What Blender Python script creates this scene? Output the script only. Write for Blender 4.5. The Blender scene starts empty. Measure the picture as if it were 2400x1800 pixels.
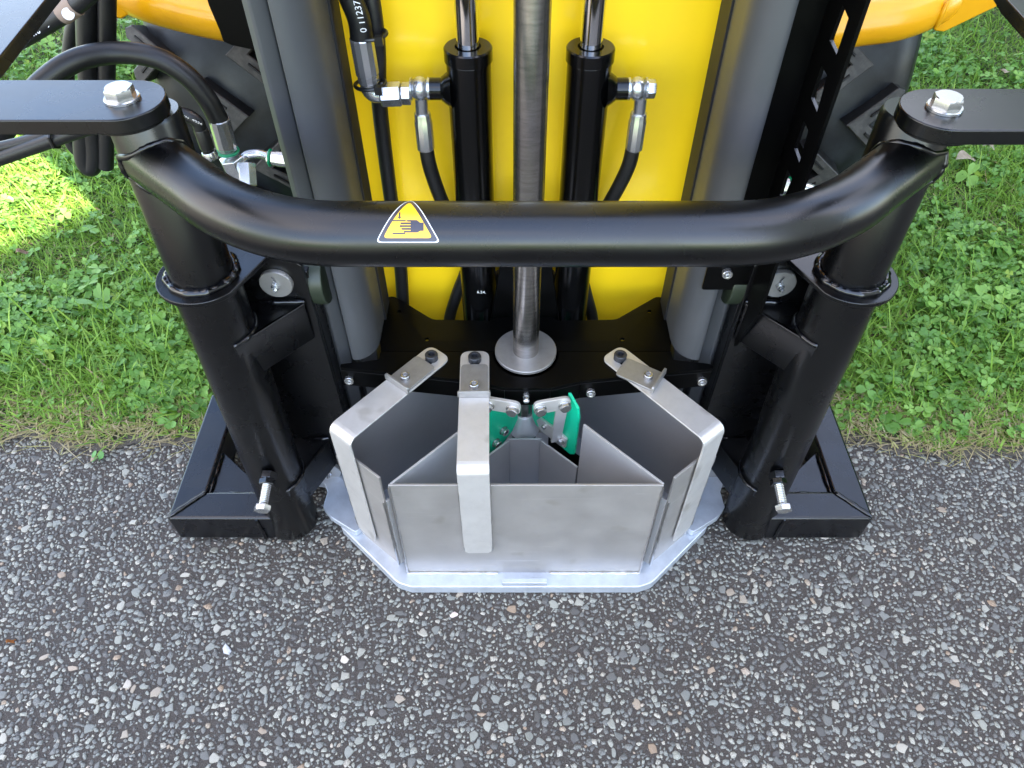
import bpy, bmesh, math, random
import numpy as np
from mathutils import Vector as V, Matrix as M
from mathutils.geometry import delaunay_2d_cdt
random.seed(7); rng = np.random.default_rng(11)
R = math.radians
scene = bpy.context.scene
COL = scene.collection

# ------------------------------------------------------------------ camera, sky, sun, exposure
PITCH = R(48.6); FPX = 1715.0
cam_d = bpy.data.cameras.new('camera'); cam = bpy.data.objects.new('camera', cam_d); COL.objects.link(cam)
cam.location = (0, 0, 1.0); cam.rotation_euler = (R(90) - PITCH, 0, 0)
cam_d.sensor_width = 36; cam_d.lens = 36 * FPX / 2400; cam_d.clip_start = 0.02; cam_d.clip_end = 600
scene.camera = cam
SUN_EL, SUN_AZ = R(48), R(135)         # the sun stands behind and to the right, beyond the added building
w = bpy.data.worlds.new('World'); scene.world = w; w.use_nodes = True
nt = w.node_tree; bg = nt.nodes['Background']
sky = nt.nodes.new('ShaderNodeTexSky'); sky.sky_type = 'NISHITA'; sky.sun_disc = False
sky.sun_elevation = SUN_EL; sky.sun_rotation = SUN_AZ; sky.air_density = 1.0; sky.dust_density = .3; sky.ozone_density = 1.5
# broken white cloud over the blue
tcw = nt.nodes.new('ShaderNodeTexCoord'); cn = nt.nodes.new('ShaderNodeTexNoise'); cn.inputs['Scale'].default_value = 1.7; cn.inputs['Detail'].default_value = 8; cn.inputs['Roughness'].default_value = .6
cmap = nt.nodes.new('ShaderNodeMapping'); cmap.inputs['Location'].default_value = (11.9, 6.3, 2.8)
nt.links.new(tcw.outputs['Generated'], cmap.inputs[0]); nt.links.new(cmap.outputs[0], cn.inputs['Vector'])
cr = nt.nodes.new('ShaderNodeMapRange'); cr.inputs['From Min'].default_value = .42; cr.inputs['From Max'].default_value = .66; cr.inputs['To Min'].default_value = .02; cr.inputs['To Max'].default_value = .5
nt.links.new(cn.outputs['Fac'], cr.inputs['Value'])
cm = nt.nodes.new('ShaderNodeMix'); cm.data_type = 'RGBA'; cm.inputs[7].default_value = (9.0, 7.4, 5.8, 1)
nt.links.new(cr.outputs[0], cm.inputs[0]); nt.links.new(sky.outputs[0], cm.inputs[6]); nt.links.new(cm.outputs[2], bg.inputs[0]); bg.inputs[1].default_value = 0.15
sun_d = bpy.data.lights.new('sun', 'SUN'); sun_d.energy = 5.0; sun_d.angle = R(0.5); sun_d.color = (1, .94, .84)
sun = bpy.data.objects.new('sun', sun_d); COL.objects.link(sun)
sdir = V((math.cos(SUN_EL) * math.sin(SUN_AZ), math.cos(SUN_EL) * math.cos(SUN_AZ), math.sin(SUN_EL)))
sun.rotation_euler = sdir.to_track_quat('Z', 'Y').to_euler(); sun.location = sdir * 20
scene.view_settings.view_transform = 'Standard'; scene.view_settings.look = 'None'
scene.view_settings.exposure = 2.8; scene.view_settings.gamma = 1; scene.view_settings.use_curve_mapping = False

# survey helpers: a sight line from the photographer's eye met with a plane of known depth gives a point of the place
_c, _s = math.cos(R(48.6)), math.sin(R(48.6))
def ray(x, y):
    u = (x * 2400 / 2212 - 1200) / 1715; v = (900 - y * 2400 / 2212) / 1715
    return V((u, _c + v * _s, -_s + v * _c))
EYE = V((0, 0, 1))
def PY(x, y, Y): r = ray(x, y); return EYE + r * (Y / r.y)
def PZ(x, y, Z): r = ray(x, y); return EYE + r * ((Z - 1) / r.z)
def PX(x, y, X): r = ray(x, y); return EYE + r * (X / r.x)
def PP(x, y, p, n): r = ray(x, y); return EYE + r * ((V(p) - EYE).dot(V(n)) / r.dot(V(n)))

# ------------------------------------------------------------------ materials
def mat(name, col, rough=.5, metal=0., spec=.5, noise=None, bump=0., bscale=200., coat=0., rvar=0., stretch=None):
    m = bpy.data.materials.new(name); m.use_nodes = True; n = m.node_tree; b = n.nodes['Principled BSDF']
    b.inputs['Base Color'].default_value = (*col, 1); b.inputs['Roughness'].default_value = rough
    b.inputs['Metallic'].default_value = metal; b.inputs['Specular IOR Level'].default_value = spec
    b.inputs['Coat Weight'].default_value = coat; b.inputs['Coat Roughness'].default_value = .12
    tc = n.nodes.new('ShaderNodeTexCoord'); src = tc.outputs['Object']
    if stretch:
        mp = n.nodes.new('ShaderNodeMapping'); mp.inputs['Scale'].default_value = stretch; n.links.new(src, mp.inputs[0]); src = mp.outputs[0]
    if noise:                                   # (scale, second colour, low, high)
        t = n.nodes.new('ShaderNodeTexNoise'); t.inputs['Scale'].default_value = noise[0]; t.inputs['Detail'].default_value = 7
        t.inputs['Roughness'].default_value = .65
        n.links.new(src, t.inputs['Vector'])
        r = n.nodes.new('ShaderNodeValToRGB'); r.color_ramp.elements[0].position = noise[2]; r.color_ramp.elements[1].position = noise[3]
        r.color_ramp.elements[0].color = (*col, 1); r.color_ramp.elements[1].color = (*noise[1], 1)
        n.links.new(t.outputs['Fac'], r.inputs['Fac']); n.links.new(r.outputs['Color'], b.inputs['Base Color'])
    if rvar:
        t = n.nodes.new('ShaderNodeTexNoise'); t.inputs['Scale'].default_value = 22; t.inputs['Detail'].default_value = 6
        n.links.new(src, t.inputs['Vector'])
        mr = n.nodes.new('ShaderNodeMapRange'); mr.inputs['From Min'].default_value = .3; mr.inputs['From Max'].default_value = .7
        mr.inputs['To Min'].default_value = max(.03, rough - rvar); mr.inputs['To Max'].default_value = min(1, rough + rvar)
        n.links.new(t.outputs['Fac'], mr.inputs['Value']); n.links.new(mr.outputs[0], b.inputs['Roughness'])
    if bump:
        t = n.nodes.new('ShaderNodeTexNoise'); t.inputs['Scale'].default_value = bscale; t.inputs['Detail'].default_value = 4
        n.links.new(src, t.inputs['Vector'])
        k = n.nodes.new('ShaderNodeBump'); k.inputs['Strength'].default_value = bump; k.inputs['Distance'].default_value = .00025
        n.links.new(t.outputs['Fac'], k.inputs['Height']); n.links.new(k.outputs[0], b.inputs['Normal'])
    return m

BLACK = mat('black_powder_coat', (.0012, .0013, .0016), .28, spec=.55, rvar=.04)
BLACKS = mat('black_gloss_weld', (.002, .0022, .003), .16, spec=.6, bump=.2, bscale=160)
BLACKD = mat('black_satin_sheet', (.0012, .0012, .0012), .34, spec=.12, noise=(1400, (.02, .02, .02), .74, .8), rvar=.05)
SCUFF = mat('black_scuffed_paint', (.0018, .002, .003), .28, spec=.55, noise=(60, (.006, .007, .011), .6, .8), rvar=.08)
BARREL = mat('black_gloss_paint', (.0015, .0015, .0016), .2, spec=.42, noise=(900, (.03, .03, .03), .76, .8))
YELLOW = mat('yellow_gloss_panel', (.92, .60, .011), .28, spec=.5, coat=.3, noise=(6, (.87, .56, .009), .35, .7))
AMBER = mat('amber_gloss_tube', (.72, .335, .002), .3, spec=.4, coat=.25, noise=(18, (.64, .28, .002), .5, .75))
PROFILE = mat('grey_anodised', (.054, .056, .059), .42, metal=.0, spec=.5, noise=(30, (.050, .052, .055), .4, .7), rvar=.03)
GROOVE = mat('dark_groove', (.006, .006, .007), .6)
STEEL = mat('stainless_sheet', (.46, .435, .41), .42, metal=.7, noise=(14, (.40, .378, .352), .38, .72), bump=.03, bscale=160, rvar=.08)
STEELIN = mat('stainless_inner', (.42, .41, .40), .45, metal=.4, noise=(9, (.38, .37, .36), .4, .7))
STRAP = mat('stainless_strap', (.64, .615, .58), .4, metal=.6, noise=(45, (.57, .545, .51), .45, .75), rvar=.07)
SILVER = mat('silver_paint', (.56, .60, .65), .38, metal=.55, spec=.5, noise=(40, (.46, .49, .53), .4, .7))
WELDS = mat('steel_weld', (.55, .54, .53), .3, metal=1., bump=.6, bscale=240)
CHROME = mat('chrome_rod', (.72, .72, .73), .1, metal=1.)
SHAFT = mat('turned_steel', (.46, .44, .42), .27, metal=1., stretch=(.15, .15, 1), noise=(260, (.30, .29, .28), .42, .68), bump=.12, bscale=420)
ZINC = mat('zinc_fitting', (.6, .61, .62), .24, metal=.9, noise=(120, (.56, .57, .58), .45, .7), bump=.08, bscale=500)
BOLT = mat('stainless_bolt', (.5, .495, .485), .27, metal=.9, bump=.05, bscale=700)
BOLTB = mat('black_cap_screw', (.03, .032, .036), .4, metal=.3)
WASHER = mat('ground_steel_washer', (.36, .35, .335), .42, metal=.7, noise=(70, (.31, .30, .285), .4, .7))
GREEN = mat('green_plastic', (.003, .52, .27), .38, spec=.45, noise=(30, (.003, .47, .24), .45, .7))
GREENR = mat('green_ring', (.0, .22, .09), .35)
RUBBER = mat('hose_rubber', (.007, .007, .0075), .42, spec=.45, noise=(260, (.017, .0165, .016), .55, .75), bump=.2, bscale=800)
TIE = mat('nylon_tie', (.008, .008, .008), .35)
TYRE = mat('tyre_rubber', (.0035, .0042, .005), .42, spec=.4, noise=(14, (.019, .023, .027), .42, .72), bump=.15, bscale=120, rvar=.1)
LUG = mat('tyre_lug_shaded_rubber', (.006, .006, .006), .55, spec=.3, noise=(70, (.014, .0135, .013), .48, .7), bump=.3, bscale=300)  # lug sides and ribs, shade put into the near-black colour
LUGTOP = mat('tyre_lug_worn_lit_top', (.040, .038, .035), .6, spec=.35, noise=(90, (.075, .071, .064), .45, .7), bump=.3, bscale=300)  # dusty worn tops, also lightened to paint in shading contrast
OLIVE = mat('olive_roller', (.02, .028, .016), .4)
WHITE = mat('white_print', (.78, .78, .78), .5)
STICK = mat('sticker_yellow', (.90, .50, .02), .3, coat=.3)
STICKK = mat('sticker_black', (.035, .03, .04), .3, coat=.3)
BRICK = mat('shade_house_render', (.55, .52, .47), .8, noise=(3, (.48, .45, .40), .4, .7))
ROOF = mat('shade_house_roof_tile', (.16, .12, .10), .7)
LEAFD = mat('dry_leaf', (.62, .52, .40), .7, noise=(60, (.45, .36, .25), .4, .7))

def scratch(m, amount, dark):
    n = m.node_tree; b = n.nodes['Principled BSDF']; src = b.inputs['Base Color'].links[0].from_socket
    tc = n.nodes.new('ShaderNodeTexCoord'); out = src
    for ang, sc, lo in ((.12, (4, 4, 150), .70), (-.5, (5, 5, 120), .73)):
        mp = n.nodes.new('ShaderNodeMapping'); mp.inputs['Rotation'].default_value = (0, ang, 0); mp.inputs['Scale'].default_value = sc; n.links.new(tc.outputs['Object'], mp.inputs[0])
        t = n.nodes.new('ShaderNodeTexNoise'); t.inputs['Scale'].default_value = 2.2; t.inputs['Detail'].default_value = 3; n.links.new(mp.outputs[0], t.inputs['Vector'])
        mr = n.nodes.new('ShaderNodeMapRange'); mr.inputs['From Min'].default_value = lo - .02; mr.inputs['From Max'].default_value = lo + .03; mr.inputs['To Max'].default_value = amount; n.links.new(t.outputs['Fac'], mr.inputs['Value'])
        mx = n.nodes.new('ShaderNodeMix'); mx.data_type = 'RGBA'; mx.inputs[7].default_value = (*dark, 1); n.links.new(mr.outputs[0], mx.inputs[0]); n.links.new(out, mx.inputs[6]); out = mx.outputs[2]
    t = n.nodes.new('ShaderNodeTexNoise'); t.inputs['Scale'].default_value = 26; t.inputs['Detail'].default_value = 2; n.links.new(tc.outputs['Object'], t.inputs['Vector'])
    mr = n.nodes.new('ShaderNodeMapRange'); mr.inputs['From Min'].default_value = .64; mr.inputs['From Max'].default_value = .74; mr.inputs['To Max'].default_value = .4; n.links.new(t.outputs['Fac'], mr.inputs['Value'])
    mx = n.nodes.new('ShaderNodeMix'); mx.data_type = 'RGBA'; mx.inputs[7].default_value = (.30, .27, .22, 1); n.links.new(mr.outputs[0], mx.inputs[0]); n.links.new(out, mx.inputs[6])
    n.links.new(mx.outputs[2], b.inputs['Base Color'])
scratch(STEEL, .6, (.62, .6, .58)); scratch(STRAP, .4, (.42, .40, .37))

def tinted(name, stops, rough=.6, spec=.4, attr='tint', trans=0., var=None):
    m = bpy.data.materials.new(name); m.use_nodes = True; n = m.node_tree; b = n.nodes['Principled BSDF']
    if attr == 'object':
        a = n.nodes.new('ShaderNodeObjectInfo'); f = a.outputs['Random']
    else:
        a = n.nodes.new('ShaderNodeAttribute'); a.attribute_name = attr; f = a.outputs['Fac']
    r = n.nodes.new('ShaderNodeValToRGB')
    els = r.color_ramp.elements
    while len(els) < len(stops): els.new(.5)
    for e, (p, c) in zip(els, stops): e.position = p; e.color = (*c, 1)
    n.links.new(f, r.inputs['Fac']); out = r.outputs['Color']
    if var:
        tc = n.nodes.new('ShaderNodeTexCoord'); t = n.nodes.new('ShaderNodeTexNoise'); t.inputs['Scale'].default_value = var; t.inputs['Detail'].default_value = 5
        n.links.new(tc.outputs['Object'], t.inputs['Vector'])
        mr = n.nodes.new('ShaderNodeMapRange'); mr.inputs['From Min'].default_value = .3; mr.inputs['From Max'].default_value = .7
        mr.inputs['To Min'].default_value = .5; mr.inputs['To Max'].default_value = 1.4
        n.links.new(t.outputs['Fac'], mr.inputs['Value'])
        mx = n.nodes.new('ShaderNodeMix'); mx.data_type = 'RGBA'; mx.blend_type = 'MULTIPLY'; mx.inputs[0].default_value = 1
        n.links.new(out, mx.inputs[6]); n.links.new(mr.outputs[0], mx.inputs[7]); out = mx.outputs[2]
    n.links.new(out, b.inputs['Base Color'])
    b.inputs['Roughness'].default_value = rough; b.inputs['Specular IOR Level'].default_value = spec
    if trans:
        o = n.nodes['Material Output']; tr = n.nodes.new('ShaderNodeBsdfTranslucent'); ad = n.nodes.new('ShaderNodeMixShader')
        ad.inputs[0].default_value = trans; n.links.new(out, tr.inputs[0])
        n.links.new(b.outputs[0], ad.inputs[1]); n.links.new(tr.outputs[0], ad.inputs[2]); n.links.new(ad.outputs[0], o.inputs[0])
    return m
ST = [(0, (.072, .065, .057)), (.25, (.13, .126, .112)), (.5, (.195, .198, .172)), (.72, (.26, .256, .21)), (.88, (.35, .325, .265)), (.94, (.26, .185, .12)), (1, (.52, .475, .40))]
STONE = tinted('road_stone', ST, .55, .4, var=700)
STONEO = tinted('road_stone_single', ST, .55, .4, attr='object', var=700)
GRIT = tinted('road_grit', [(0, (.045, .04, .036)), (.5, (.11, .1, .09)), (.8, (.24, .22, .2)), (1, (.6, .57, .53))], .6, .4)
GRASS = tinted('grass_blade', [(0, (.09, .19, .018)), (.4, (.19, .345, .04)), (.68, (.32, .48, .08)), (.78, (.36, .36, .13)), (.88, (.38, .31, .15)), (1, (.5, .42, .26))], .5, .35, trans=.38)
CLOVER = tinted('clover_leaf', [(0, (.072, .18, .028)), (.5, (.155, .33, .06)), (.9, (.27, .47, .095)), (1, (.26, .38, .045))], .45, .4, trans=.34)

# ------------------------------------------------------------------ builders
WPOS = {}
def W(o): return WPOS.get(o.name, V((0, 0, 0))) if o else V((0, 0, 0))
def thing(name, label, cat, loc=(0, 0, 0), group=None):
    o = bpy.data.objects.new(name, None); COL.objects.link(o); o.location = loc; o.empty_display_size = .05
    o['label'] = label; o['category'] = cat
    if group: o['group'] = group
    WPOS[o.name] = V(loc); return o
def tag(o, label, cat, group=None):
    o['label'] = label; o['category'] = cat
    if group: o['group'] = group
    return o
def finish(me, m, smooth=35):
    me.materials.append(m)
    if smooth:
        me.shade_smooth(); me.set_sharp_from_angle(angle=R(smooth))
def obj(name, bm, m, parent=None, bevel=0., smooth=35, label=None, seg=2):
    bmesh.ops.recalc_face_normals(bm, faces=bm.faces)
    base = W(parent)
    for v in bm.verts: v.co -= base
    me = bpy.data.meshes.new(name); bm.to_mesh(me); bm.free(); finish(me, m, smooth)
    o = bpy.data.objects.new(name, me); COL.objects.link(o); o.parent = parent; WPOS[o.name] = base
    if bevel:
        md = o.modifiers.new('edge', 'BEVEL'); md.width = bevel; md.segments = seg; md.limit_method = 'ANGLE'; md.angle_limit = R(40); md.harden_normals = True
    if label: o['label'] = label
    return o
def place(name, me, parent, mx, label=None):
    o = bpy.data.objects.new(name, me); COL.objects.link(o); o.parent = parent
    base = W(parent); o.matrix_local = M.Translation(-base) @ mx; WPOS[o.name] = mx.translation.copy()
    if label: o['label'] = label
    return o
def mesh(name, bm, m, smooth=35):
    bmesh.ops.recalc_face_normals(bm, faces=bm.faces)
    me = bpy.data.meshes.new(name); bm.to_mesh(me); bm.free(); finish(me, m, smooth); return me
def B(): return bmesh.new()
def frame(z, x=None):
    z = V(z).normalized(); x = V(x) if x else (V((1, 0, 0)) if abs(z.x) < .9 else V((0, 1, 0)))
    x = (x - z * x.dot(z)).normalized(); y = z.cross(x); return x, y, z
def axm(loc, z, x=None):
    x, y, z = frame(z, x); m = M.Identity(4)
    for i in range(3): m[i][0] = x[i]; m[i][1] = y[i]; m[i][2] = z[i]; m[i][3] = loc[i]
    return m
def ring_faces(bm, r0, r1):
    n = len(r0)
    for i in range(n):
        bm.faces.new((r0[i], r0[(i + 1) % n], r1[(i + 1) % n], r1[i]))
def tube(bm, pts, r, n=20, caps=True, wob=0.):
    pts = [V(p) for p in pts]; k = len(pts); rs = r if isinstance(r, (list, tuple)) else [r] * k
    t = [((pts[min(i + 1, k - 1)] - pts[max(i - 1, 0)])).normalized() for i in range(k)]
    x, y, _ = frame(t[0]); rings = []
    for i in range(k):
        x = (x - t[i] * x.dot(t[i])).normalized(); y = t[i].cross(x)
        rings.append([bm.verts.new(pts[i] + (x * math.cos(a) + y * math.sin(a)) * rs[i] * (1 + wob * random.uniform(-1, 1))) for a in (2 * math.pi * j / n for j in range(n))])
    for a, b in zip(rings, rings[1:]): ring_faces(bm, a, b)
    if caps: bm.faces.new(rings[0][::-1]); bm.faces.new(rings[-1])
def revolve(bm, p, axis, prof, n=28, x=None, caps=True):
    p = V(p); x, y, z = frame(axis, x); rings = []
    for t, r in prof:
        rings.append([bm.verts.new(p + z * t + (x * math.cos(a) + y * math.sin(a)) * r) for a in (2 * math.pi * j / n for j in range(n))])
    for a, b in zip(rings, rings[1:]): ring_faces(bm, a, b)
    if caps: bm.faces.new(rings[0][::-1]); bm.faces.new(rings[-1])
def cyl(bm, a, b, r, n=24, x=None):
    a, b = V(a), V(b); revolve(bm, a, b - a, [(0, r), ((b - a).length, r)], n, x)
def box(bm, lo, hi):
    lo, hi = V(lo), V(hi)
    m = M.Translation((lo + hi) / 2) @ M.Diagonal((*(hi - lo), 1)); bmesh.ops.create_cube(bm, size=1, matrix=m)
def obox(bm, mx, size):
    bmesh.ops.create_cube(bm, size=1, matrix=mx @ M.Diagonal((*size, 1)))
def prism(bm, outline, vec, holes=()):
    loops = [[V(p) for p in outline]] + [[V(p) for p in h] for h in holes]; vec = V(vec)
    flat = [p for l in loops for p in l]
    lo = [bm.verts.new(p) for p in flat]; hi = [bm.verts.new(p + vec) for p in flat]
    if holes:
        nz = V((0, 0, 0)); l0 = loops[0]
        for a_, b_ in zip(l0, l0[1:] + l0[:1]): nz += a_.cross(b_)
        ux, uy, _n = frame(nz); f2 = [V((p.dot(ux), p.dot(uy))) for p in flat]; ed = []; q0 = 0
        for l in loops:
            ed += [(q0 + i, q0 + (i + 1) % len(l)) for i in range(len(l))]; q0 += len(l)
        def inside(c, lp):
            r_ = False
            for a_, b_ in zip(lp, lp[1:] + lp[:1]):
                if (a_.y > c.y) != (b_.y > c.y) and c.x < (b_.x - a_.x) * (c.y - a_.y) / (b_.y - a_.y) + a_.x: r_ = not r_
            return r_
        rest_ = []; q0 = 0
        for l in loops: rest_.append(f2[q0:q0 + len(l)]); q0 += len(l)
        cd = delaunay_2d_cdt(f2, ed, [], 0, 1e-7)
        for tr in cd[2]:
            c_ = sum((cd[0][i] for i in tr), V((0, 0))) / 3
            if not inside(c_, rest_[0]) or any(inside(c_, h_) for h_ in rest_[1:]): continue
            tr = [cd[3][i][0] for i in tr]
            bm.faces.new([lo[i] for i in tr]); bm.faces.new([hi[i] for i in reversed(tr)])
    else:
        bm.faces.new(lo); bm.faces.new(hi[::-1])
    s = 0
    for l in loops:
        k = len(l)
        for i in range(k):
            bm.faces.new((lo[s + i], lo[s + (i + 1) % k], hi[s + (i + 1) % k], hi[s + i]))
        s += k
def rnd(pts, r, n=5):
    """round the corners of a planar outline"""
    pts = [V(p) for p in pts]; out = []; k = len(pts)
    rr = r if isinstance(r, (list, tuple)) else [r] * k
    for i in range(k):
        p, a, b = pts[i], pts[i - 1], pts[(i + 1) % k]
        if rr[i] <= 0: out.append(p); continue
        da, db = (a - p).normalized(), (b - p).normalized(); ang = da.angle(db)
        d = min(rr[i] / math.tan(ang / 2), (a - p).length * .49, (b - p).length * .49)
        q0, q1 = p + da * d, p + db * d
        for j in range(n + 1):
            t = j / n; out.append(q0 * (1 - t) ** 2 + p * 2 * t * (1 - t) + q1 * t * t)
    return out
def circ(c, r, n=16, x=V((1, 0, 0)), y=V((0, 1, 0))):
    return [V(c) + V(x) * r * math.cos(2 * math.pi * i / n) + V(y) * r * math.sin(2 * math.pi * i / n) for i in range(n)]
def spline(pts, n=10):
    pts = [V(p) for p in pts]; q = [pts[0] * 2 - pts[1]] + pts + [pts[-1] * 2 - pts[-2]]; out = []
    for i in range(1, len(q) - 2):
        a, b, c, d = q[i - 1:i + 3]
        for j in range(n):
            t = j / n
            out.append(.5 * ((2 * b) + (c - a) * t + (2 * a - 5 * b + 4 * c - d) * t * t + (3 * b - a - 3 * c + d) * t ** 3))
    return out + [pts[-1]]
def fillet(pts, r, n=10):
    pts = [V(p) for p in pts]; out = [pts[0]]
    for i in range(1, len(pts) - 1):
        a, p, b = pts[i - 1], pts[i], pts[i + 1]; da, db = (a - p).normalized(), (b - p).normalized()
        d = r / math.tan(da.angle(db) / 2); ang = math.pi - da.angle(db)
        bis = (da + db).normalized(); c = p + bis * (r / math.sin(da.angle(db) / 2))
        q0 = p + da * d - c; q1 = p + db * d - c
        for j in range(n + 1):
            out.append(c + q0.slerp(q1, j / n) if False else c + (q0 * math.sin((1 - j / n) * ang) + q1 * math.sin(j / n * ang)) / math.sin(ang))
    return out + [pts[-1]]
def bead(name, pts, r, parent, m=None, n=8, step=.004):
    """a weld bead: a lumpy run of metal"""
    pts = [V(p) for p in pts]; dense = []
    for a, b in zip(pts, pts[1:]):
        k = max(2, int((b - a).length / step))
        for j in range(k): dense.append(a + (b - a) * j / k)
    dense.append(pts[-1])
    ph = random.uniform(0, 6); rs = [r * (1 + .1 * math.sin(i * .9 + ph) + .1 * math.sin(i * .37 + 2 * ph) + random.uniform(-.06, .06)) for i in range(len(dense))]
    rs[0] *= .6; rs[-1] *= .6
    dense = [p + V((random.uniform(-1, 1), random.uniform(-1, 1), random.uniform(-1, 1))) * r * .12 for p in dense]
    bm = B(); tube(bm, dense, rs, n); return obj(name, bm, m or BLACKS, parent, smooth=60)
def text_on(name, s, h, parent, origin, along, up, m=WHITE, lift=.0006, curve=None):
    """flat lettering laid along a direction; returns a mesh part"""
    cu = bpy.data.curves.new(name, 'FONT'); cu.body = s; cu.size = h; cu.extrude = .0001; cu.resolution_u = 3
    t = bpy.data.objects.new(name, cu); COL.objects.link(t)
    dg = bpy.context.evaluated_depsgraph_get(); me = bpy.data.meshes.new_from_object(t.evaluated_get(dg))
    bpy.data.objects.remove(t); bpy.data.curves.remove(cu)
    x = V(along).normalized(); y = V(up); y = (y - x * y.dot(x)).normalized(); z = x.cross(y)
    o0 = V(origin); base = W(parent)
    for v in me.vertices:
        p = v.co.copy()
        d = 0. if not curve else -(curve - math.sqrt(max(1e-9, curve * curve - min(p.y - h * .35, curve * .95) ** 2))) if abs(p.y - h * .35) < curve else 0
        v.co = o0 + x * p.x + y * (p.y - h * .35) + z * (lift + p.z + d) - base
    me.materials.clear(); me.materials.append(m)
    o = bpy.data.objects.new(name, me); COL.objects.link(o); o.parent = parent; WPOS[o.name] = base; return o

# shared fasteners (built along +Z, underside at z = 0)
def hexbolt(r, h, wr, wt, name):
    bm = B(); revolve(bm, (0, 0, wt), (0, 0, 1), [(0, r), (h * .78, r), (h * .9, r * .965)], 6)
    revolve(bm, (0, 0, wt + h * .55), (0, 0, 1), [(0, r * .8), (h * .36, r * .86), (h * .45, r * .84)], 24)
    if wr: revolve(bm, (0, 0, 0), (0, 0, 1), [(0, wr), (wt * .7, wr), (wt, wr * .95)], 28)
    return mesh(name, bm, BOLT, 30)
def capscrew(r, h, m, name):
    bm = B(); n = 24
    x = V((1, 0, 0)); rings = []
    def ring(rad, z, k=n, ph=0): return [bm.verts.new((rad * math.cos(2 * math.pi * j / k + ph), rad * math.sin(2 * math.pi * j / k + ph), z)) for j in range(k)]
    a = ring(r, 0); b = ring(r, h * .88); c = ring(r * .9, h); d = ring(r * .56, h); e = ring(r * .5, h * .96); f = ring(r * .42, h * .45)
    for p, q in ((a, b), (b, c), (c, d), (d, e), (e, f)): ring_faces(bm, p, q)
    bm.faces.new(a[::-1]); bm.faces.new(f); return mesh(name, bm, m, 35)
HEX_L = hexbolt(.0132, .0085, .0155, .003, 'hex_bolt_large'); HEX_M = hexbolt(.0078, .0056, .0088, .0016, 'hex_bolt_mid'); HEX_S = hexbolt(.0052, .004, .006, .001, 'hex_bolt_small')
CAP_B = capscrew(.0086, .009, BOLTB, 'cap_screw_black'); CAP_Z = capscrew(.0062, .006, BOLT, 'cap_screw_steel'); CAP_S = capscrew(.0036, .004, BOLT, 'cap_screw_small')
UP = V((0, 0, 1)); FWD = V((0, -1, 0))

# ------------------------------------------------------------------ setting: ground, road, lawn
def sheet(name, x0, x1, y0, y1, z, m, parent=None):
    bm = B(); bm.faces.new([bm.verts.new(p) for p in ((x0, y0, z), (x1, y0, z), (x1, y1, z), (x0, y1, z))])
    o = obj(name, bm, m, parent, smooth=0); o['kind'] = 'structure'; return o
def ground_mat(name, stops, scale, bump, scale2=None):
    m = bpy.data.materials.new(name); m.use_nodes = True; n = m.node_tree; b = n.nodes['Principled BSDF']; b.inputs['Roughness'].default_value = .85
    tc = n.nodes.new('ShaderNodeTexCoord'); t = n.nodes.new('ShaderNodeTexNoise'); t.inputs['Scale'].default_value = scale; t.inputs['Detail'].default_value = 9; t.inputs['Roughness'].default_value = .7
    n.links.new(tc.outputs['Object'], t.inputs['Vector'])
    r = n.nodes.new('ShaderNodeValToRGB'); els = r.color_ramp.elements
    while len(els) < len(stops): els.new(.5)
    for e, (p, c) in zip(els, stops): e.position = p; e.color = (*c, 1)
    n.links.new(t.outputs['Fac'], r.inputs['Fac']); n.links.new(r.outputs['Color'], b.inputs['Base Color'])
    k = n.nodes.new('ShaderNodeBump'); k.inputs['Strength'].default_value = bump; k.inputs['Distance'].default_value = .004
    n.links.new(t.outputs['Fac'], k.inputs['Height']); n.links.new(k.outputs[0], b.inputs['Normal'])
    return m
M_BIT = ground_mat('bitumen', [(.3, (.035, .028, .0225)), (.5, (.072, .059, .048)), (.6, (.115, .096, .08)), (.67, (.2, .172, .147)), (.74, (.5, .45, .39))], 620, 1.0)
M_SOIL = ground_mat('lawn_soil', [(.3, (.02, .028, .01)), (.5, (.045, .055, .02)), (.7, (.09, .085, .045))], 90, .8)
M_VERGE = ground_mat('dusty_verge', [(.3, (.05, .042, .033)), (.5, (.10, .086, .068)), (.66, (.17, .15, .122)), (.76, (.4, .37, .32))], 420, 1.0)
M_FAR = ground_mat('far_grass', [(.3, (.03, .07, .012)), (.6, (.07, .15, .025))], 30, .5)
sheet('ground', -250, 250, -250, 250, -.03, M_FAR)
road = sheet('road', -30, 30, -2.6, .86, 0, M_BIT)
def edge_y(x): return .748 + .013 * math.sin(x * 5.1 + 1) + .010 * math.sin(x * 13.7) + .008 * math.sin(x * 31 + 2) + .005 * math.sin(x * 67) + (.03 * math.exp(-((x + .55) / .12) ** 2))
def strip(name, f0, f1, z, m, x0=-4, x1=4, n=400):
    bm = B(); a = []; b = []
    for i in range(n + 1):
        x = x0 + (x1 - x0) * i / n
        a.append(bm.verts.new((x, f0(x), z))); b.append(bm.verts.new((x, f1(x), z)))
    for i in range(n): bm.faces.new((a[i], a[i + 1], b[i + 1], b[i]))
    o = obj(name, bm, m, None, smooth=0); o['kind'] = 'structure'; return o
strip('lawn', lambda x: edge_y(x) + .01 + random.uniform(-.004, .004), lambda x: 9, .006, M_SOIL)
strip('verge', lambda x: edge_y(x) - .012 + random.uniform(-.006, .006), lambda x: edge_y(x) + .05, .0035, M_VERGE)

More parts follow.
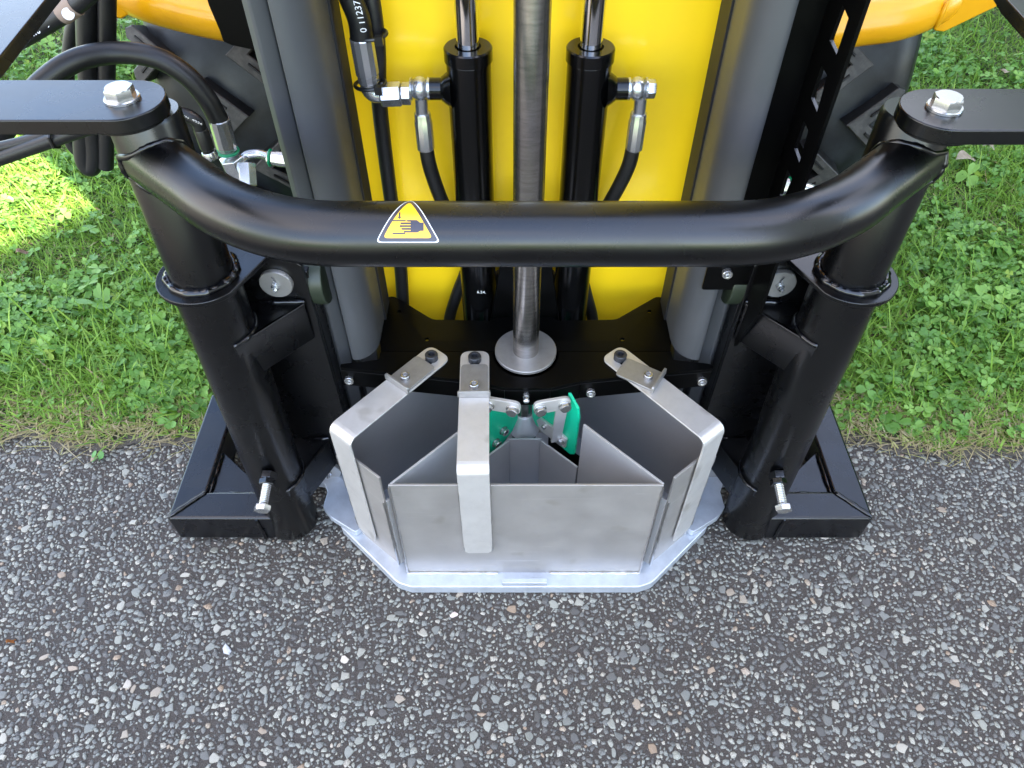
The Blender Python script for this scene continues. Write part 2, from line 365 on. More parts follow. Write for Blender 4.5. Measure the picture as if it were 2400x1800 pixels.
def fast_mesh(name, verts, tris, tint, m, parent=None, smooth=False):
    me = bpy.data.meshes.new(name); nv, nf = len(verts), len(tris)
    me.vertices.add(nv); me.vertices.foreach_set('co', np.ascontiguousarray(verts, dtype=np.float32).ravel())
    me.loops.add(nf * 3); me.loops.foreach_set('vertex_index', np.ascontiguousarray(tris, dtype=np.int32).ravel())
    me.polygons.add(nf); me.polygons.foreach_set('loop_start', np.arange(0, nf * 3, 3, dtype=np.int32)); me.polygons.foreach_set('loop_total', np.full(nf, 3, dtype=np.int32))
    me.update(calc_edges=True); me.validate()
    a = me.attributes.new('tint', 'FLOAT', 'POINT'); a.data.foreach_set('value', np.ascontiguousarray(tint, dtype=np.float32))
    me.materials.append(m)
    if smooth: me.shade_smooth()
    o = bpy.data.objects.new(name, me); COL.objects.link(o); o.parent = parent; return o

def stone_geo(n, k, px, py, rad, hgt, sink=.0004):
    """n flat-topped broken stones of k corners, bedded in the road"""
    ang = (np.arange(k) / k * 2 * np.pi)[None, :] + rng.uniform(-.3, .3, (n, k)) + rng.uniform(0, 6.28, (n, 1))
    rr = rad[:, None] * rng.uniform(.62, 1.28, (n, k)); asp = rng.uniform(.5, 1.0, (n, 1)); rot = rng.uniform(0, 6.28, (n, 1))
    lx, ly = rr * np.cos(ang), rr * np.sin(ang) * asp
    x = lx * np.cos(rot) - ly * np.sin(rot); y = lx * np.sin(rot) + ly * np.cos(rot)
    tx, ty = rng.normal(0, .09, (n, 1)), rng.normal(0, .09, (n, 1))
    ins = rng.uniform(.72, .9, (n, k))
    z0 = np.full((n, k), -sink); z1 = hgt[:, None] * rng.uniform(.75, 1.0, (n, k)) + x * tx + y * ty
    base = np.stack([px[:, None] + x, py[:, None] + y, z0], -1)
    top = np.stack([px[:, None] + x * ins, py[:, None] + y * ins, z1], -1)
    cen = np.stack([px, py, hgt * 1.08], -1)[:, None, :]
    v = np.concatenate([base, top, cen], 1).reshape(-1, 3)
    i = np.arange(k); j = (i + 1) % k
    t = np.concatenate([np.stack([i, j, k + j], -1), np.stack([i, k + j, k + i], -1), np.stack([k + i, k + j, np.full(k, 2 * k)], -1)])
    tr = (t[None] + (np.arange(n) * (2 * k + 1))[:, None, None]).reshape(-1, 3)
    return v, tr
# stones are packed by size: the largest first, smaller ones into the gaps that are left
CELL = .0006; GX0, GY0 = -1.0, .19; occ = np.zeros((int(.72 / CELL), int(2.0 / CELL)), bool)
def pack(n, r0, r1, out):
    xs = rng.uniform(-.98, .98, n); ys = rng.uniform(.2, .85, n); rs = rng.uniform(r0, r1, n)
    for x, y, r in zip(xs, ys, rs):
        if abs(x) > .60 + .42 * y or y > edge_y(x) + .03: continue
        cx, cy, k = int((x - GX0) / CELL), int((y - GY0) / CELL), int(r * .70 / CELL) + 1
        w_ = occ[max(cy - k, 0):cy + k, max(cx - k, 0):cx + k]
        if w_.any(): continue
        w_[:] = True; out.append((x, y, r))
st_ = []
pack(1300, .0050, .0074, st_); pack(9000, .0036, .0052, st_); pack(26000, .0025, .0036, st_); pack(60000, .0014, .0025, st_)
st_ = np.array(st_); px, py, rad = st_.T.copy(); n = len(px)
hgt = rng.uniform(.0005, .0015, n) + rad * .04
big = np.argsort(-(rad / (py + 1.2)))[:300]; rest = np.setdiff1d(np.arange(n), big)
v, t = stone_geo(rest.size, 6, px[rest], py[rest], rad[rest] * 1.18, hgt[rest])
tint = np.repeat(rng.beta(1.7, 1.9, rest.size), 13)
o = fast_mesh('chippings', v, t, tint, STONE, road); o['kind'] = 'stuff'
kinds = []
for q in range(14):
    v, t = stone_geo(1, 8, np.zeros(1), np.zeros(1), np.ones(1), np.full(1, .22), .05)
    me = bpy.data.meshes.new('stone'); me.from_pydata([tuple(p) for p in v], [], [tuple(int(a) for a in f) for f in t]); me.materials.append(STONEO); kinds.append(me)
for q in big:
    s = bpy.data.objects.new('stone', kinds[random.randrange(14)]); COL.objects.link(s); s.parent = road
    s.location = (px[q], py[q], 0); s.scale = (rad[q] * 1.1,) * 3; s.rotation_euler = (0, 0, random.uniform(0, 6.28))
n = 60000; qx = rng.uniform(-.98, .98, n); qy = rng.uniform(.2, .86, n); k2 = (qy < np.array([edge_y(x) + .03 for x in qx])) & (np.abs(qx) < .6 + .42 * qy); qx, qy = qx[k2], qy[k2]; n = qx.size
v, t = stone_geo(n, 5, qx, qy, np.clip(rng.lognormal(np.log(.0008), .4, n), .0004, .002), rng.uniform(.0004, .0011, n))
o = fast_mesh('grit', v, t, np.repeat(rng.beta(1.2, 3.2, n), 11), GRIT, road); o['kind'] = 'stuff'

# lawn plants
def lumpy(x, y): return .5 + .25 * np.sin(x * 6.3 + 1.7 * np.sin(y * 4.1)) + .25 * np.sin(y * 7.7 + 2.1 * np.sin(x * 5.3 + 1))
def blades(n, px, py, L, wd, tint, el0, curl):
    th = rng.uniform(0, 2 * np.pi, n); lv = np.array([0, .3, .65, 1.]); wv = np.array([.8, 1., .75, .0])
    hx, hy = np.cos(th), np.sin(th); pts = []; x = np.zeros(n); z = np.zeros(n); prev = 0
    for a in lv:
        el = el0 - curl * a; d = (a - prev) * L; x = x + np.cos(el) * d; z = z + np.sin(el) * d; prev = a
        pts.append((x.copy(), np.maximum(z, .002 + .01 * a).copy()))
    V_ = []
    for (xx, zz), wq in zip(pts, wv):
        cx, cy = px + hx * xx, py + hy * xx; ox, oy = -hy * wd * wq * .5, hx * wd * wq * .5
        V_.append(np.stack([cx + ox, cy + oy, zz + .004], -1))
        if wq > 0: V_.append(np.stack([cx - ox, cy - oy, zz + .004 + wd * .15 * wq], -1))
    v = np.stack(V_, 1).reshape(-1, 3)
    t = np.array([[0, 1, 3], [0, 3, 2], [2, 3, 5], [2, 5, 4], [4, 5, 6]])
    return v, (t[None] + (np.arange(n) * 7)[:, None, None]).reshape(-1, 3), np.repeat(tint, 7)
def scatter(n, y0=.70, y1=3.0, pw=1.5):
    y = y0 + (y1 - y0) * rng.random(n) ** pw; x = rng.uniform(-1, 1, n) * (.62 + .56 * y); return x, y
EY = np.vectorize(edge_y)
x, y = scatter(175000); k = (np.abs(x - .02) > .2 + .1 * (y > .95)) | (y > 1.5); x, y = x[k], y[k]
d = y - EY(x); k = (d > -.012 + .02 * rng.random(d.size)) & (rng.random(d.size) < np.clip(.30 + d * 5.5, 0, 1)); x, y, d = x[k], y[k], d[k]; n = x.size
lu = lumpy(x, y)
tint = np.clip(rng.beta(2.2, 2.4, n) * .62 + .1 * lu, 0, .7); dry = rng.random(n) < np.clip(.62 - d * 3.6, .09, .62); tint = np.where(dry, rng.uniform(.72, 1., n), tint)
L = rng.lognormal(np.log(.038), .38, n) * (.75 + .5 * lu) * np.clip(.55 + d * 3, .55, 1)
el = np.where(dry, rng.uniform(R(5), R(40), n), rng.uniform(R(35), R(88), n))
v, t, tt = blades(n, x, y, L, rng.uniform(.0016, .004, n), tint, el, rng.uniform(.2, 1.4, n))
o = fast_mesh('grass', v, t, tt, GRASS); o['kind'] = 'stuff'
x, y = scatter(42000, .74, 2.4, 1.35); k = (np.abs(x - .02) > .22) | (y > 1.6); x, y = x[k], y[k]
d = y - EY(x); lu = lumpy(x * 1.3 + 3, y * 1.2); k = (d > .012) & (rng.random(d.size) < np.clip(d * 5, .06, 1) * np.clip((lu - .22) * 1.7, .08, .85)); x, y, d = x[k], y[k], d[k]; n = x.size
sz = rng.lognormal(np.log(.0078), .3, n); hz = rng.uniform(.008, .034, n) * np.clip(.35 + d * 3, .35, 1); rot = rng.uniform(0, 6.28, n)
tlx, tly = rng.normal(0, .33, n), rng.normal(0, .33, n)
shape = np.array([(0, 0), (.55, -.45), (1.15, -.62), (1.75, -.42), (1.72, -.1), (1.62, 0), (1.72, .1), (1.75, .42), (1.15, .62), (.55, .45)])
Vs = []; Ts = []; off = 0
per = 30
vv = np.zeros((n, per, 3))
for q in range(3):
    a = rot + q * 2.094 + rng.uniform(-.15, .15, n); ca, sa = np.cos(a)[:, None], np.sin(a)[:, None]
    sx = sz[:, None] * shape[None, :, 0] * .78; sy = sz[:, None] * shape[None, :, 1] * 1.05
    lx, ly = sx * ca - sy * sa, sx * sa + sy * ca
    fold = np.abs(shape[None, :, 1]) * sz[:, None] * .35 - (shape[None, :, 0] ** 2) * sz[:, None] * rng.uniform(-.02, .1, (n, 1))
    vv[:, q * 10:(q + 1) * 10] = np.stack([x[:, None] + lx, y[:, None] + ly, np.maximum(hz[:, None] + fold + lx * tlx[:, None] + ly * tly[:, None], .004) + .004], -1)
tr = []
for q in range(3):
    for i in range(1, 9): tr.append((q * 10, q * 10 + i, q * 10 + i + 1))
tr = np.array(tr)
v = vv.reshape(-1, 3); t = (tr[None] + (np.arange(n) * per)[:, None, None]).reshape(-1, 3)
o = fast_mesh('clover', v, t, np.repeat(np.clip(rng.beta(2.4, 2.2, n) * .95 + (rng.random(n) < .03) * .4, 0, 1), per), CLOVER, smooth=True); o['kind'] = 'stuff'
# dead straw lying along the road edge
n = 4600; x = rng.uniform(-1.05, 1.1, n); y = EY(x) + rng.normal(.035, .04, n); k = (y > EY(x) - .03) & (np.abs(x - .02) > .28); x, y = x[k], y[k]; n = x.size
v, t, tt = blades(n, x, y, rng.lognormal(np.log(.028), .45, n), rng.uniform(.0008, .0018, n), rng.uniform(.76, 1., n), rng.uniform(R(-2), R(22), n), rng.uniform(-.1, .5, n))
o = fast_mesh('dry_straw', v, t, tt, GRASS); o['kind'] = 'stuff'

# ------------------------------------------------------------------ unseen building, added and sized to cast the shade over the scene
HU, EDGE = 5.0, 1.68                         # distance of the added wall towards the sun, reach of its shade on the far side
EAVE = (HU - .25 + EDGE) * math.tan(SUN_EL)
hrot = M.Rotation(-R(45), 4, 'Z')
hs = thing('shade_house', 'unseen pale rendered building with tiled roof, added to shade the lawn', 'shade_house', tuple(hrot @ V((HU, .5, 0))))
def hobj(name, bm, m, parent):
    bmesh.ops.transform(bm, matrix=hrot, verts=bm.verts); return obj(name, bm, m, parent)
bm = B(); box(bm, (HU, -.8, -.02), (HU + 5.4, 3.4, EAVE - .12)); hobj('shade_house_wall', bm, BRICK, hs)
bm = B(); prism(bm, [(HU - .25, -1.0, EAVE), (HU + 2.7, -1.0, EAVE + 1.1), (HU + 5.65, -1.0, EAVE), (HU + 5.65, -1.0, EAVE - .12), (HU - .25, -1.0, EAVE - .12)], (0, 4.6, 0)); rf = hobj('shade_house_roof', bm, ROOF, hs)
bm = B(); box(bm, (HU + .1, .36, EAVE - .05), (HU + .8, .74, EAVE + 1.6)); hobj('shade_chimney', bm, BRICK, rf)  # unseen stack, added to throw shade on a strip of lawn

# unseen evergreen row, added to darken reflections on the right
hd = thing('reflection_hedge', 'unseen tall evergreen row added at the far right to darken reflections', 'reflection_hedge', (4.2, 4, 0))
n = 9000; hx = rng.uniform(3.3, 4.6, n); hy = rng.uniform(1.2, 9, n); hz = rng.uniform(0, 2.9, n)
side = rng.integers(0, 3, n); hx = np.where(side == 0, 3.3 + rng.normal(0, .06, n), hx); hz = np.where(side == 1, 2.9 + rng.normal(0, .08, n), hz); hy = np.where(side == 2, 1.2 + rng.normal(0, .06, n), hy)
c3 = np.stack([hx, hy, hz], -1); a3 = rng.normal(0, .09, (n, 3)); b3 = rng.normal(0, .09, (n, 3))
v = np.stack([c3 - a3, c3 + b3, c3 + a3, c3 - b3], 1).reshape(-1, 3) - np.array([4.2, 4, 0]); t = (np.array([[0, 1, 2], [0, 2, 3]])[None] + (np.arange(n) * 4)[:, None, None]).reshape(-1, 3)
fast_mesh('reflection_hedge_foliage', v, t, np.repeat(rng.beta(2, 3, n) * .7, 4), CLOVER, hd)['kind'] = 'stuff'
bm = B(); box(bm, (3.36, 1.26, 0), (4.6, 9, 2.84)); obj('reflection_hedge_core', bm, mat('reflection_hedge_dark', (.012, .025, .008), .8), hd)

# ------------------------------------------------------------------ lifting mast
CX = .0185
mast = thing('lifting_mast', 'yellow backed hydraulic lifting mast with black brackets in the middle of the machine', 'lifting mast', (CX, .70, 0))
TOPZ = 2.1
bm = B(); box(bm, (-.199, .83, .08), (.247, .836, TOPZ)); obj('back_panel', bm, YELLOW, mast, .0015)
for s in (-1, 1):
    X = lambda a: CX + s * a
    # rounded front section, running down to the bracket
    ol = [(X(.198), .75), (X(.198), .709)] + [(X(.198 + .0305 * (1 - math.cos(q))), .709 - .040 * math.sin(q)) for q in [math.pi / 2 * j / 14 for j in range(1, 15)]] + [(X(.2312), .6705), (X(.2315), .674)]
    bm = B(); prism(bm, [(a, b, .289) for a, b in ol] + [(X(.2315), .75, .289)], (0, 0, TOPZ - .289)); pr = obj('mast_profile', bm, PROFILE, mast, .0006)
    bm = B(); prism(bm, rnd([(X(.2405), .74, .012), (X(.2405), .698, .012), (X(.255), .690, .012), (X(.264), .70, .012), (X(.264), .74, .012)], .004), (0, 0, TOPZ - .012)); obj('outer_rail', bm, PROFILE, pr, .0005)
    bm = B(); box(bm, (min(X(.2313), X(.2407)), .712, .012), (max(X(.2313), X(.2407)), .74, TOPZ)); obj('groove', bm, GROOVE, pr)
    bm = B(); box(bm, (min(X(.196), X(.236)), .751, .012), (max(X(.196), X(.236)), .79, TOPZ)); obj('rear_rail', bm, GROOVE, pr)
    place('screw', CAP_S, pr, axm((X(.2365), .706, .315), (0, -.8, .6)))
    bm = B(); box(bm, (min(X(.2325), X(.2395)), .708, .29), (max(X(.2325), X(.2395)), .7115, .345)); obj('slot_nut', bm, WASHER, pr)
    # lower run of the profile seen below the bracket
    bm = B(); prism(bm, rnd([(X(.205), .745, .012), (X(.205), .70, .012), (X(.226), .694, .012), (X(.2312), .70, .012), (X(.2312), .745, .012)], .004), (0, 0, .274)); obj('lower_rail', bm, PROFILE, pr)
# crosshead closing the mast above the picture
bm = B(); box(bm, (-.27, .66, TOPZ), (.31, .84, TOPZ + .05)); obj('crosshead', bm, BLACK, mast, .003)
# black side panels with their large pivot washers
for s, sx in ((-1, -1), (1, 1)):
    X = lambda a: CX + s * a
    ol = [(X(.253), .662, .012), (X(.36), .662, .012), (X(.37), .662, .30), (X(.37), .662, .475), (X(.283), .662, .475), (X(.262), .662, .455)]
    ol[0] = (X(.258), .662, .012)
    bm = B(); prism(bm, ol, (0, .008, 0)); sp = obj('side_panel', bm, BLACK, mast, .001)
    bm = B(); box(bm, (min(X(.26), X(.268)), .67, .012), (max(X(.26), X(.268)), .80, .44)); obj('panel_return', bm, BLACK, sp, .001)
    for z, xx in ((.432, .296), (.047, .306)):
        c = V((X(xx), .6615, z)); bm = B()
        revolve(bm, c, FWD, [(0, .0195), (.0045, .0195), (.006, .0185)], 32); wsh = obj('pivot_washer', bm, WASHER, sp)
        bm = B(); revolve(bm, c + V((0, -.006, 0)), FWD, [(0, .0052), (.004, .0052), (.0045, .003), (.007, .0026), (.009, .0036), (.011, .002)], 6)
        cyl(bm, c + V((s * -.002, -.0065, .002)), c + V((s * .001, -.0085, .014)), .0009, 6)
        obj('grease_nipple', bm, ZINC, sp)
    bm = B(); c = V((X(.268), .70, .41)); cyl(bm, c, c + V((-s * .022, 0, 0)), .036, 32); obj('roller', bm, OLIVE, sp, .002)
# bracket plates between the profiles
zb = .287
hole = lambda x, y, z=zb - .006: circ((x, y, z), .0034, 10)
ol = [(-.178, .69), (-.196, .79), (-.174, .803), (-.112, .752), (-.031, .750), (-.02, .757), (.055, .757), (.066, .750), (.147, .752), (.212, .802), (.234, .789), (.215, .69)]
ol = rnd([(a, b, zb - .007) for a, b in ol], [0, .002, .012, .02, .004, .004, .004, .004, .02, .012, .002, 0])
bm = B(); prism(bm, ol, (0, 0, .0045), [hole(-.161, .768), hole(-.117, .712), hole(.196, .768), hole(.152, .712)]); br = obj('bracket_plate', bm, BLACKD, mast, 0, smooth=0)
ol = [(-.178, .6865), (-.178, .672), (-.228, .664), (-.228, .658), (-.05, .634), (-.01, .622), (.05, .622), (.09, .634), (.266, .656), (.266, .664), (.215, .672), (.215, .6865)]
bm = B(); prism(bm, rnd([(a, b, zb - .005) for a, b in ol], .002), (0, 0, .005)); fp = obj('front_bracket', bm, BLACKD, mast, 0, smooth=0)
def flange(pts, name='front_flange'):
    bm = B()
    for (xa, ya), (xb, yb) in zip(pts, pts[1:]):
        prism(bm, [(xa, ya, zb - .005), (xb, yb, zb - .005), (xb, yb, zb - .034), (xa, ya, zb - .034)], (0, .004, 0))
    return obj(name, bm, BLACKD, fp, .0006)
flange([(-.228, .657), (-.05, .633), (-.01, .621)]); flange([(-.0099, .6212), (.0499, .6212)]); flange([(.05, .621), (.09, .633), (.266, .655)])
for x, y in ((-.218, .655), (.254, .653)):
    place('cap_screw', CAP_Z, fp, axm((x, y - .0005, zb - .019), (0, -1, .12)))
for x, y in ((-.062, .634), (.104, .634)):
    place('cap_screw', CAP_Z, fp, axm((x, y - .001, zb - .02), (0, -1, .1)), None)
bm = B(); revolve(bm, (CX, .621, zb - .012), FWD, [(0, .0042), (.004, .0042), (.0045, .0026), (.008, .0026), (.009, .0042), (.012, .004), (.014, .002)], 12); obj('grease_nipple', bm, ZINC, fp)
# central pillar behind the shaft, shaft and washers
bm = B(); prism(bm, [(CX - .05, .762, zb - .02), (CX + .05, .762, zb - .02), (CX + .031, .762, .40), (CX + .022, .762, .47), (CX - .022, .762, .47), (CX - .031, .762, .40)], (0, .006, 0)); obj('pillar_plate', bm, BLACKD, mast, .001)
bm = B(); cyl(bm, (CX, .686, zb + .004), (CX, .700, TOPZ), .0172, 40); obj('shaft_tube', bm, SHAFT, mast, .0005)
bm = B(); revolve(bm, (CX, .6865, zb), UP, [(0, .0415), (.0038, .0415), (.0045, .0408)], 48); obj('washer', bm, WASHER, mast)
bm = B(); revolve(bm, (CX, .684, zb - .036), UP, [(0, .040), (.036, .044)], 40); obj('bearing_housing', bm, BLACKD, mast)
bm = B(); revolve(bm, (CX, .682, .163), UP, [(0, .0118), (.117, .0118)], 36); sh = obj('drive_shaft', bm, SHAFT, mast)
bm = B(); revolve(bm, (CX, .680, .1275), UP, [(0, .0225), (.003, .0232), (.036, .0122)], 40); obj('cone', bm, mat('turned_cone', (.85, .85, .84), .3, metal=.55), sh)
bm = B(); revolve(bm, (CX, .682, .014), UP, [(0, .018), (.1132, .018)], 32); obj('hub', bm, BLACKD, sh)
# hydraulic cylinders
for s in (-1, 1):
    x0 = CX + s * .0655; Yc = .785
    zt = PY(1020, 100, Yc).z
    bm = B(); cyl(bm, (x0, Yc, .19), (x0, Yc, zt - .0145), .0243, 36); hc = obj('hydraulic_cylinder', bm, BARREL, mast, .001)
    bm = B(); revolve(bm, (x0, Yc, zt - .014), UP, [(0, .0262), (.0125, .0262), (.014, .0248), (.014, .0142), (.011, .0135)], 40); cyl(bm, (x0, Yc - .0255, zt - .007), (x0, Yc - .0268, zt - .007), .0022, 10); obj('gland_ring', bm, BARREL, hc)
    bm = B(); cyl(bm, (x0, Yc, zt - .01), (x0, Yc, TOPZ), .0122, 32); obj('piston_rod', bm, CHROME, hc)
    pz = PY(1388, 190, .785).z + .0005; ax = V((s, 0, 0)); p0 = V((x0 + s * .02, Yc - .003, pz))
    bm = B(); revolve(bm, p0, ax, [(0, .0205), (.006, .0165), (.011, .0128), (.0115, .0118), (.024, .0118)], 28); obj('port', bm, BARREL, hc)
    bm = B(); revolve(bm, p0, ax, [(.024, .0118), (.0265, .0122), (.0266, .0085), (.028, .010), (.031, .0122), (.035, .0133), (.039, .0122), (.042, .010), (.0434, .0085), (.0435, .0122), (.0458, .0118)], 28)
    if s > 0: revolve(bm, p0, ax, [(.0459, .0102), (.0535, .0102), (.0548, .0095)], 6)
    obj('banjo_fitting', bm, ZINC, hc)
text_on('stamped_date', '6.24.', .0065, mast, PY(1030, 630, .7595), (1, 0, -.06), UP, m=WHITE, curve=.0243)

# right-hand slotted cable channel
ch_x = .284
bm = B(); box(bm, (.2555, .690, .40), (ch_x - .0005, .694, TOPZ)); ch = obj('cable_channel', bm, BLACKD, mast, .0006)
def yz(y, z): return V((ch_x, y, z))
def sl(x, y): return PX((x * .7386 + 1462) * .92167, y * .7386 * .92167, ch_x)
slots = [[sl(*p) for p in q] for q in (((652, 130), (674, 176), (713, 58), (694, 15)), ((593, 312), (612, 358), (645, 240), (628, 208)), ((540, 473), (556, 519), (585, 415), (571, 380)), ((494, 618), (503, 640), (533, 568), (519, 536)))]
bm = B(); prism(bm, [yz(.694, .395), yz(.655, .33), yz(.618, .42), yz(.618, TOPZ), yz(.694, TOPZ)], (.0035, 0, 0), slots); obj('slotted_flange', bm, BLACKD, ch, 0, smooth=0)
for q in slots:                               # bright cut edge at the foot of each slot
    bm = B(); a_, b_ = q[0], q[1]; prism(bm, [a_ + V((.0002, 0, .0003)), b_ + V((.0002, 0, .0003)), b_ + V((.0033, 0, .0003)), a_ + V((.0033, 0, .0003))], (0, 0, .0006)); obj('slot_edge', bm, PROFILE, ch)
bm = B(); prism(bm, rnd([(.228, .6665, .415), (.285, .6665, .415), (.285, .6665, .455), (.228, .6665, .455)], .003), (0, .003, 0)); tb = obj('cable_tab', bm, BLACKD, mast, .0005)
place('cap_screw', CAP_Z, tb, axm(PY(1570, 588, .666), FWD))

# scraper links and green blades
for s in (-1, 1):
    X = lambda a: CX + s * a
    tilt = V((1, s * .22, 0)).normalized()
    c = V((X(.033), .6135, zb - .0215)); lx = tilt; ly = UP; nn = lx.cross(ly); hw = .025 if s > 0 else .027
    def L(a, b): return c + lx * a + ly * b
    ol = rnd([L(-hw, -.0115), L(hw, -.0115), L(hw, .0115), L(-hw, .0115)], [.010] * 4)
    bm = B(); prism(bm, ol, nn * .005); lk = obj('scraper_link', bm, STRAP, mast, .0006)
    for a in (-.0165, .0165): place('hex_bolt', HEX_M, lk, axm(L(a, -.002) + nn * .0052, nn, UP + lx * .5))
    # blade plane: upright, turned 45 degrees, running from the cone outward and forward
    dirv = V((s * .72, -.69, 0)).normalized(); pn = V((s * .69, .72, 0)).normalized() * -1
    bp = V((X(.014), .668, .1))
    if s > 0:
        pix = [(1148, 845), (1226, 845), (1248, 884), (1250, 905), (1240, 982), (1231, 982), (1157, 918), (1149, 900)]
        ol = rnd([PP(a, b, bp, pn) for a, b in pix], .003)
        bm = B(); prism(bm, ol, -pn * .0045); sc = obj('scraper_blade', bm, GREEN, mast, .0012)
        q = lambda a, b: PP(a, b, bp, pn) + pn * .0004
        bm = B(); prism(bm, rnd([q(1163, 905), q(1170, 900), q(1205, 925), q(1228, 946), q(1224, 965), q(1208, 955), q(1170, 925)], .002), pn * .004); obj('clamp_bar', bm, STRAP, sc, .0005)
        top = L(.0140, -.010) ; bot = q(1206, 944) + pn * .006
        bm = B(); w2 = lx * .0078
        prism(bm, [top - w2, top + w2, bot + w2 * .9, bot - w2 * .9], nn * .0045); obj('link_leg', bm, STRAP, lk, .0005)
        place('hex_bolt', HEX_S, sc, axm(q(1218, 949) + pn * .0045, pn)); place('screw', CAP_S, sc, axm(q(1181, 917) + pn * .0042, pn)); place('screw', CAP_S, sc, axm(q(1206, 938) + pn * .0042, pn))
    else:
        pix = [(1118, 850), (1060, 850), (1046, 884), (1044, 960), (1056, 1003), (1064, 990), (1108, 930), (1119, 905)]
        ol = rnd([PP(a, b, bp, pn) for a, b in pix], .003)
        bm = B(); prism(bm, ol, -pn * .0045); sc = obj('scraper_blade', bm, GREEN, mast, .0012)
        q = lambda a, b: PP(a, b, bp, pn) + pn * .0004
        for a, b in ((1086, 929), (1070, 955)):
            bm = B(); revolve(bm, q(a, b), pn, [(0, .0072), (.0015, .0072)], 20); ws = obj('washer', bm, BOLT, sc); place('cap_screw', CAP_Z, sc, axm(q(a, b) + pn * .0016, pn))

# ------------------------------------------------------------------ guard frame
guard = thing('guard_frame', 'black tubular guard frame with a bent crossbar and two square tube feet', 'guard frame', (.014, .60, 0))
AX = {}
for s in (-1, 1):
    AX[s] = (V((.0125 + s * .3495, .589, 0)), V((.0180 + s * .3575, .634, .69)))
def ax_at(s, z): a, b = AX[s]; return a + (b - a) * (z / .69)
for s in (-1, 1):
    a, b = AX[s]; d = (b - a).normalized()
    bm = B(); p0 = ax_at(s, .012); p1 = ax_at(s, .4745); revolve(bm, p0, d, [(0, .036), (.003, .0372), ((p1 - p0).length, .0372)], 44); post = obj('post', bm, BLACK, guard, .001)
    p0 = ax_at(s, .482); p1 = ax_at(s, .662); ln = (p1 - p0).length
    bm = B(); revolve(bm, p0, d, [(0, .0335), (ln - .004, .0335), (ln, .0315)], 44); obj('upper_post', bm, BLACK, post)
    # flange plate reaching back to the side panel
    c = ax_at(s, .477); r = .0495; pts = []
    for j in range(25):
        an = math.pi * (.62 + 1.16 * j / 24) if s < 0 else math.pi * (1.22 + 1.16 * j / 24)
        pts.append(c + V((math.cos(an) * r, math.sin(an) * r, 0)))
    inner, outer = V((.0155 + s * .262, .700, .477)), V((.0155 + s * .375, .705, .477))
    inner = V((.0155 + s * .282, .668, .477)); back = V((.0155 + s * .30, .72, .477))
    pts = pts + ([inner, back, outer] if s < 0 else [outer, back, inner])
    for p in pts: p.z = .4735
    bm = B(); prism(bm, pts, (0, 0, .006)); obj('flange', bm, BLACK, post, .0012)
    ringp = [c + V((math.cos(t_) * .0355, math.sin(t_) * .0355, .0045)) for t_ in [2 * math.pi * j / 40 for j in range(41)]]
    bead('weld', ringp, .0052, post)
    # gussets between post and side panel
    for zt, hgt, inn in ((.402, .062, .266), (.13, .066, .288)):
        X = lambda a: .0155 + s * a
        cc = ax_at(s, zt); A_ = V((X(inn), .656, zt)); Bp = V((cc.x - s * .038, .659, zt)); C_ = V((cc.x - s * .022, cc.y - .033, zt)); C0 = V((cc.x - s * .0, cc.y, zt))
        bm = B(); prism(bm, [A_, V((A_.x, .661, zt)), V((C0.x, .661, zt)), C0, C_], (0, 0, -.005)); gs = obj('gusset', bm, BLACK, guard, .001)
        bm = B(); nrm = (C_ - A_).cross(UP).normalized() * (.005 * (1 if s < 0 else -1))
        prism(bm, [A_, C_, C_ + V((0, .004, -hgt)), A_ + V((0, .004, -hgt))], nrm); obj('gusset_web', bm, BLACK, gs, .0015)
        bead('weld', [A_ + V((0, .003, .001)), V((cc.x - s * .045, .658, zt + .001))], .0032, gs)
        bead('weld', [V((cc.x - s * .0382 * math.cos(q), cc.y + .0382 * math.sin(q), zt + .001)) for q in [R(40 - 96 * j / 12) for j in range(13)]], .003, gs)
    # foot of square tube with a triangular stiffener
    X = lambda a: .0125 + s * a
    xo, xi, zf0, zf1 = .517, .470, .010, .069
    bm = B(); prism(bm, [V((X(xo), .559, zf0)), V((X(.352), .559, zf0)), V((X(.352), .606, zf0)), V((X(xi), .606, zf0))], (0, 0, zf1 - zf0)); ft = obj('foot', bm, SCUFF, guard, .005, seg=3)
    bm = B(); prism(bm, [V((X(xo), .5595, zf0)), V((X(xi), .6065, zf0)), V((X(xi), .80, zf0)), V((X(xo), .80, zf0))], (0, 0, zf1 - zf0)); obj('side_runner', bm, SCUFF, ft, .005, seg=3)
    bm = B(); prism(bm, [V((X(xi + .002), .604, .052)), V((X(.378), .604, .052)), V((X(xi + .002), .688, .052))], (0, 0, .006)); obj('stiffener', bm, SCUFF, ft, .001)
    bm = B(); box(bm, (min(X(.37), X(xi)), .77, zf0), (max(X(.37), X(xi)), .80, zf1 - .006)); obj('rear_runner', bm, BLACK, ft, .004)
    bead('weld', [V((X(xo - .004), .563, zf1 + .0005)), V((X(xi + .002), .604, zf1 + .0005))], .0032, ft, step=.003)
    bead('weld', [V((X(xi), .607, .060)), V((X(.385), .607, .060))], .0032, ft); bead('weld', [V((X(xi), .607, .060)), V((X(xi), .682, .060))], .0036, ft)
    bead('weld', [V((X(.386), .5585, .066)), V((X(.384), .5575, .012))], .003, ft)
    # adjusting bolt through the post
    bx = PY(580, 1045, .552).x if s < 0 else PY(1676, 1050, .552).x
    q0 = V((bx, .5515, .176)); q1 = V((bx + s * -.0, .508, .168)); dv = (q1 - q0).normalized()
    bm = B(); revolve(bm, q0 - dv * .012, dv, [(0, .0115), (.0088, .0115), (.0096, .0108)], 6); revolve(bm, q0 - dv * .002, dv, [(0, .0108), (.0065, .0108), (.0072, .0102)], 6, x=V((1, .3, .5))); obj('lock_nut', bm, BLACKS, post)
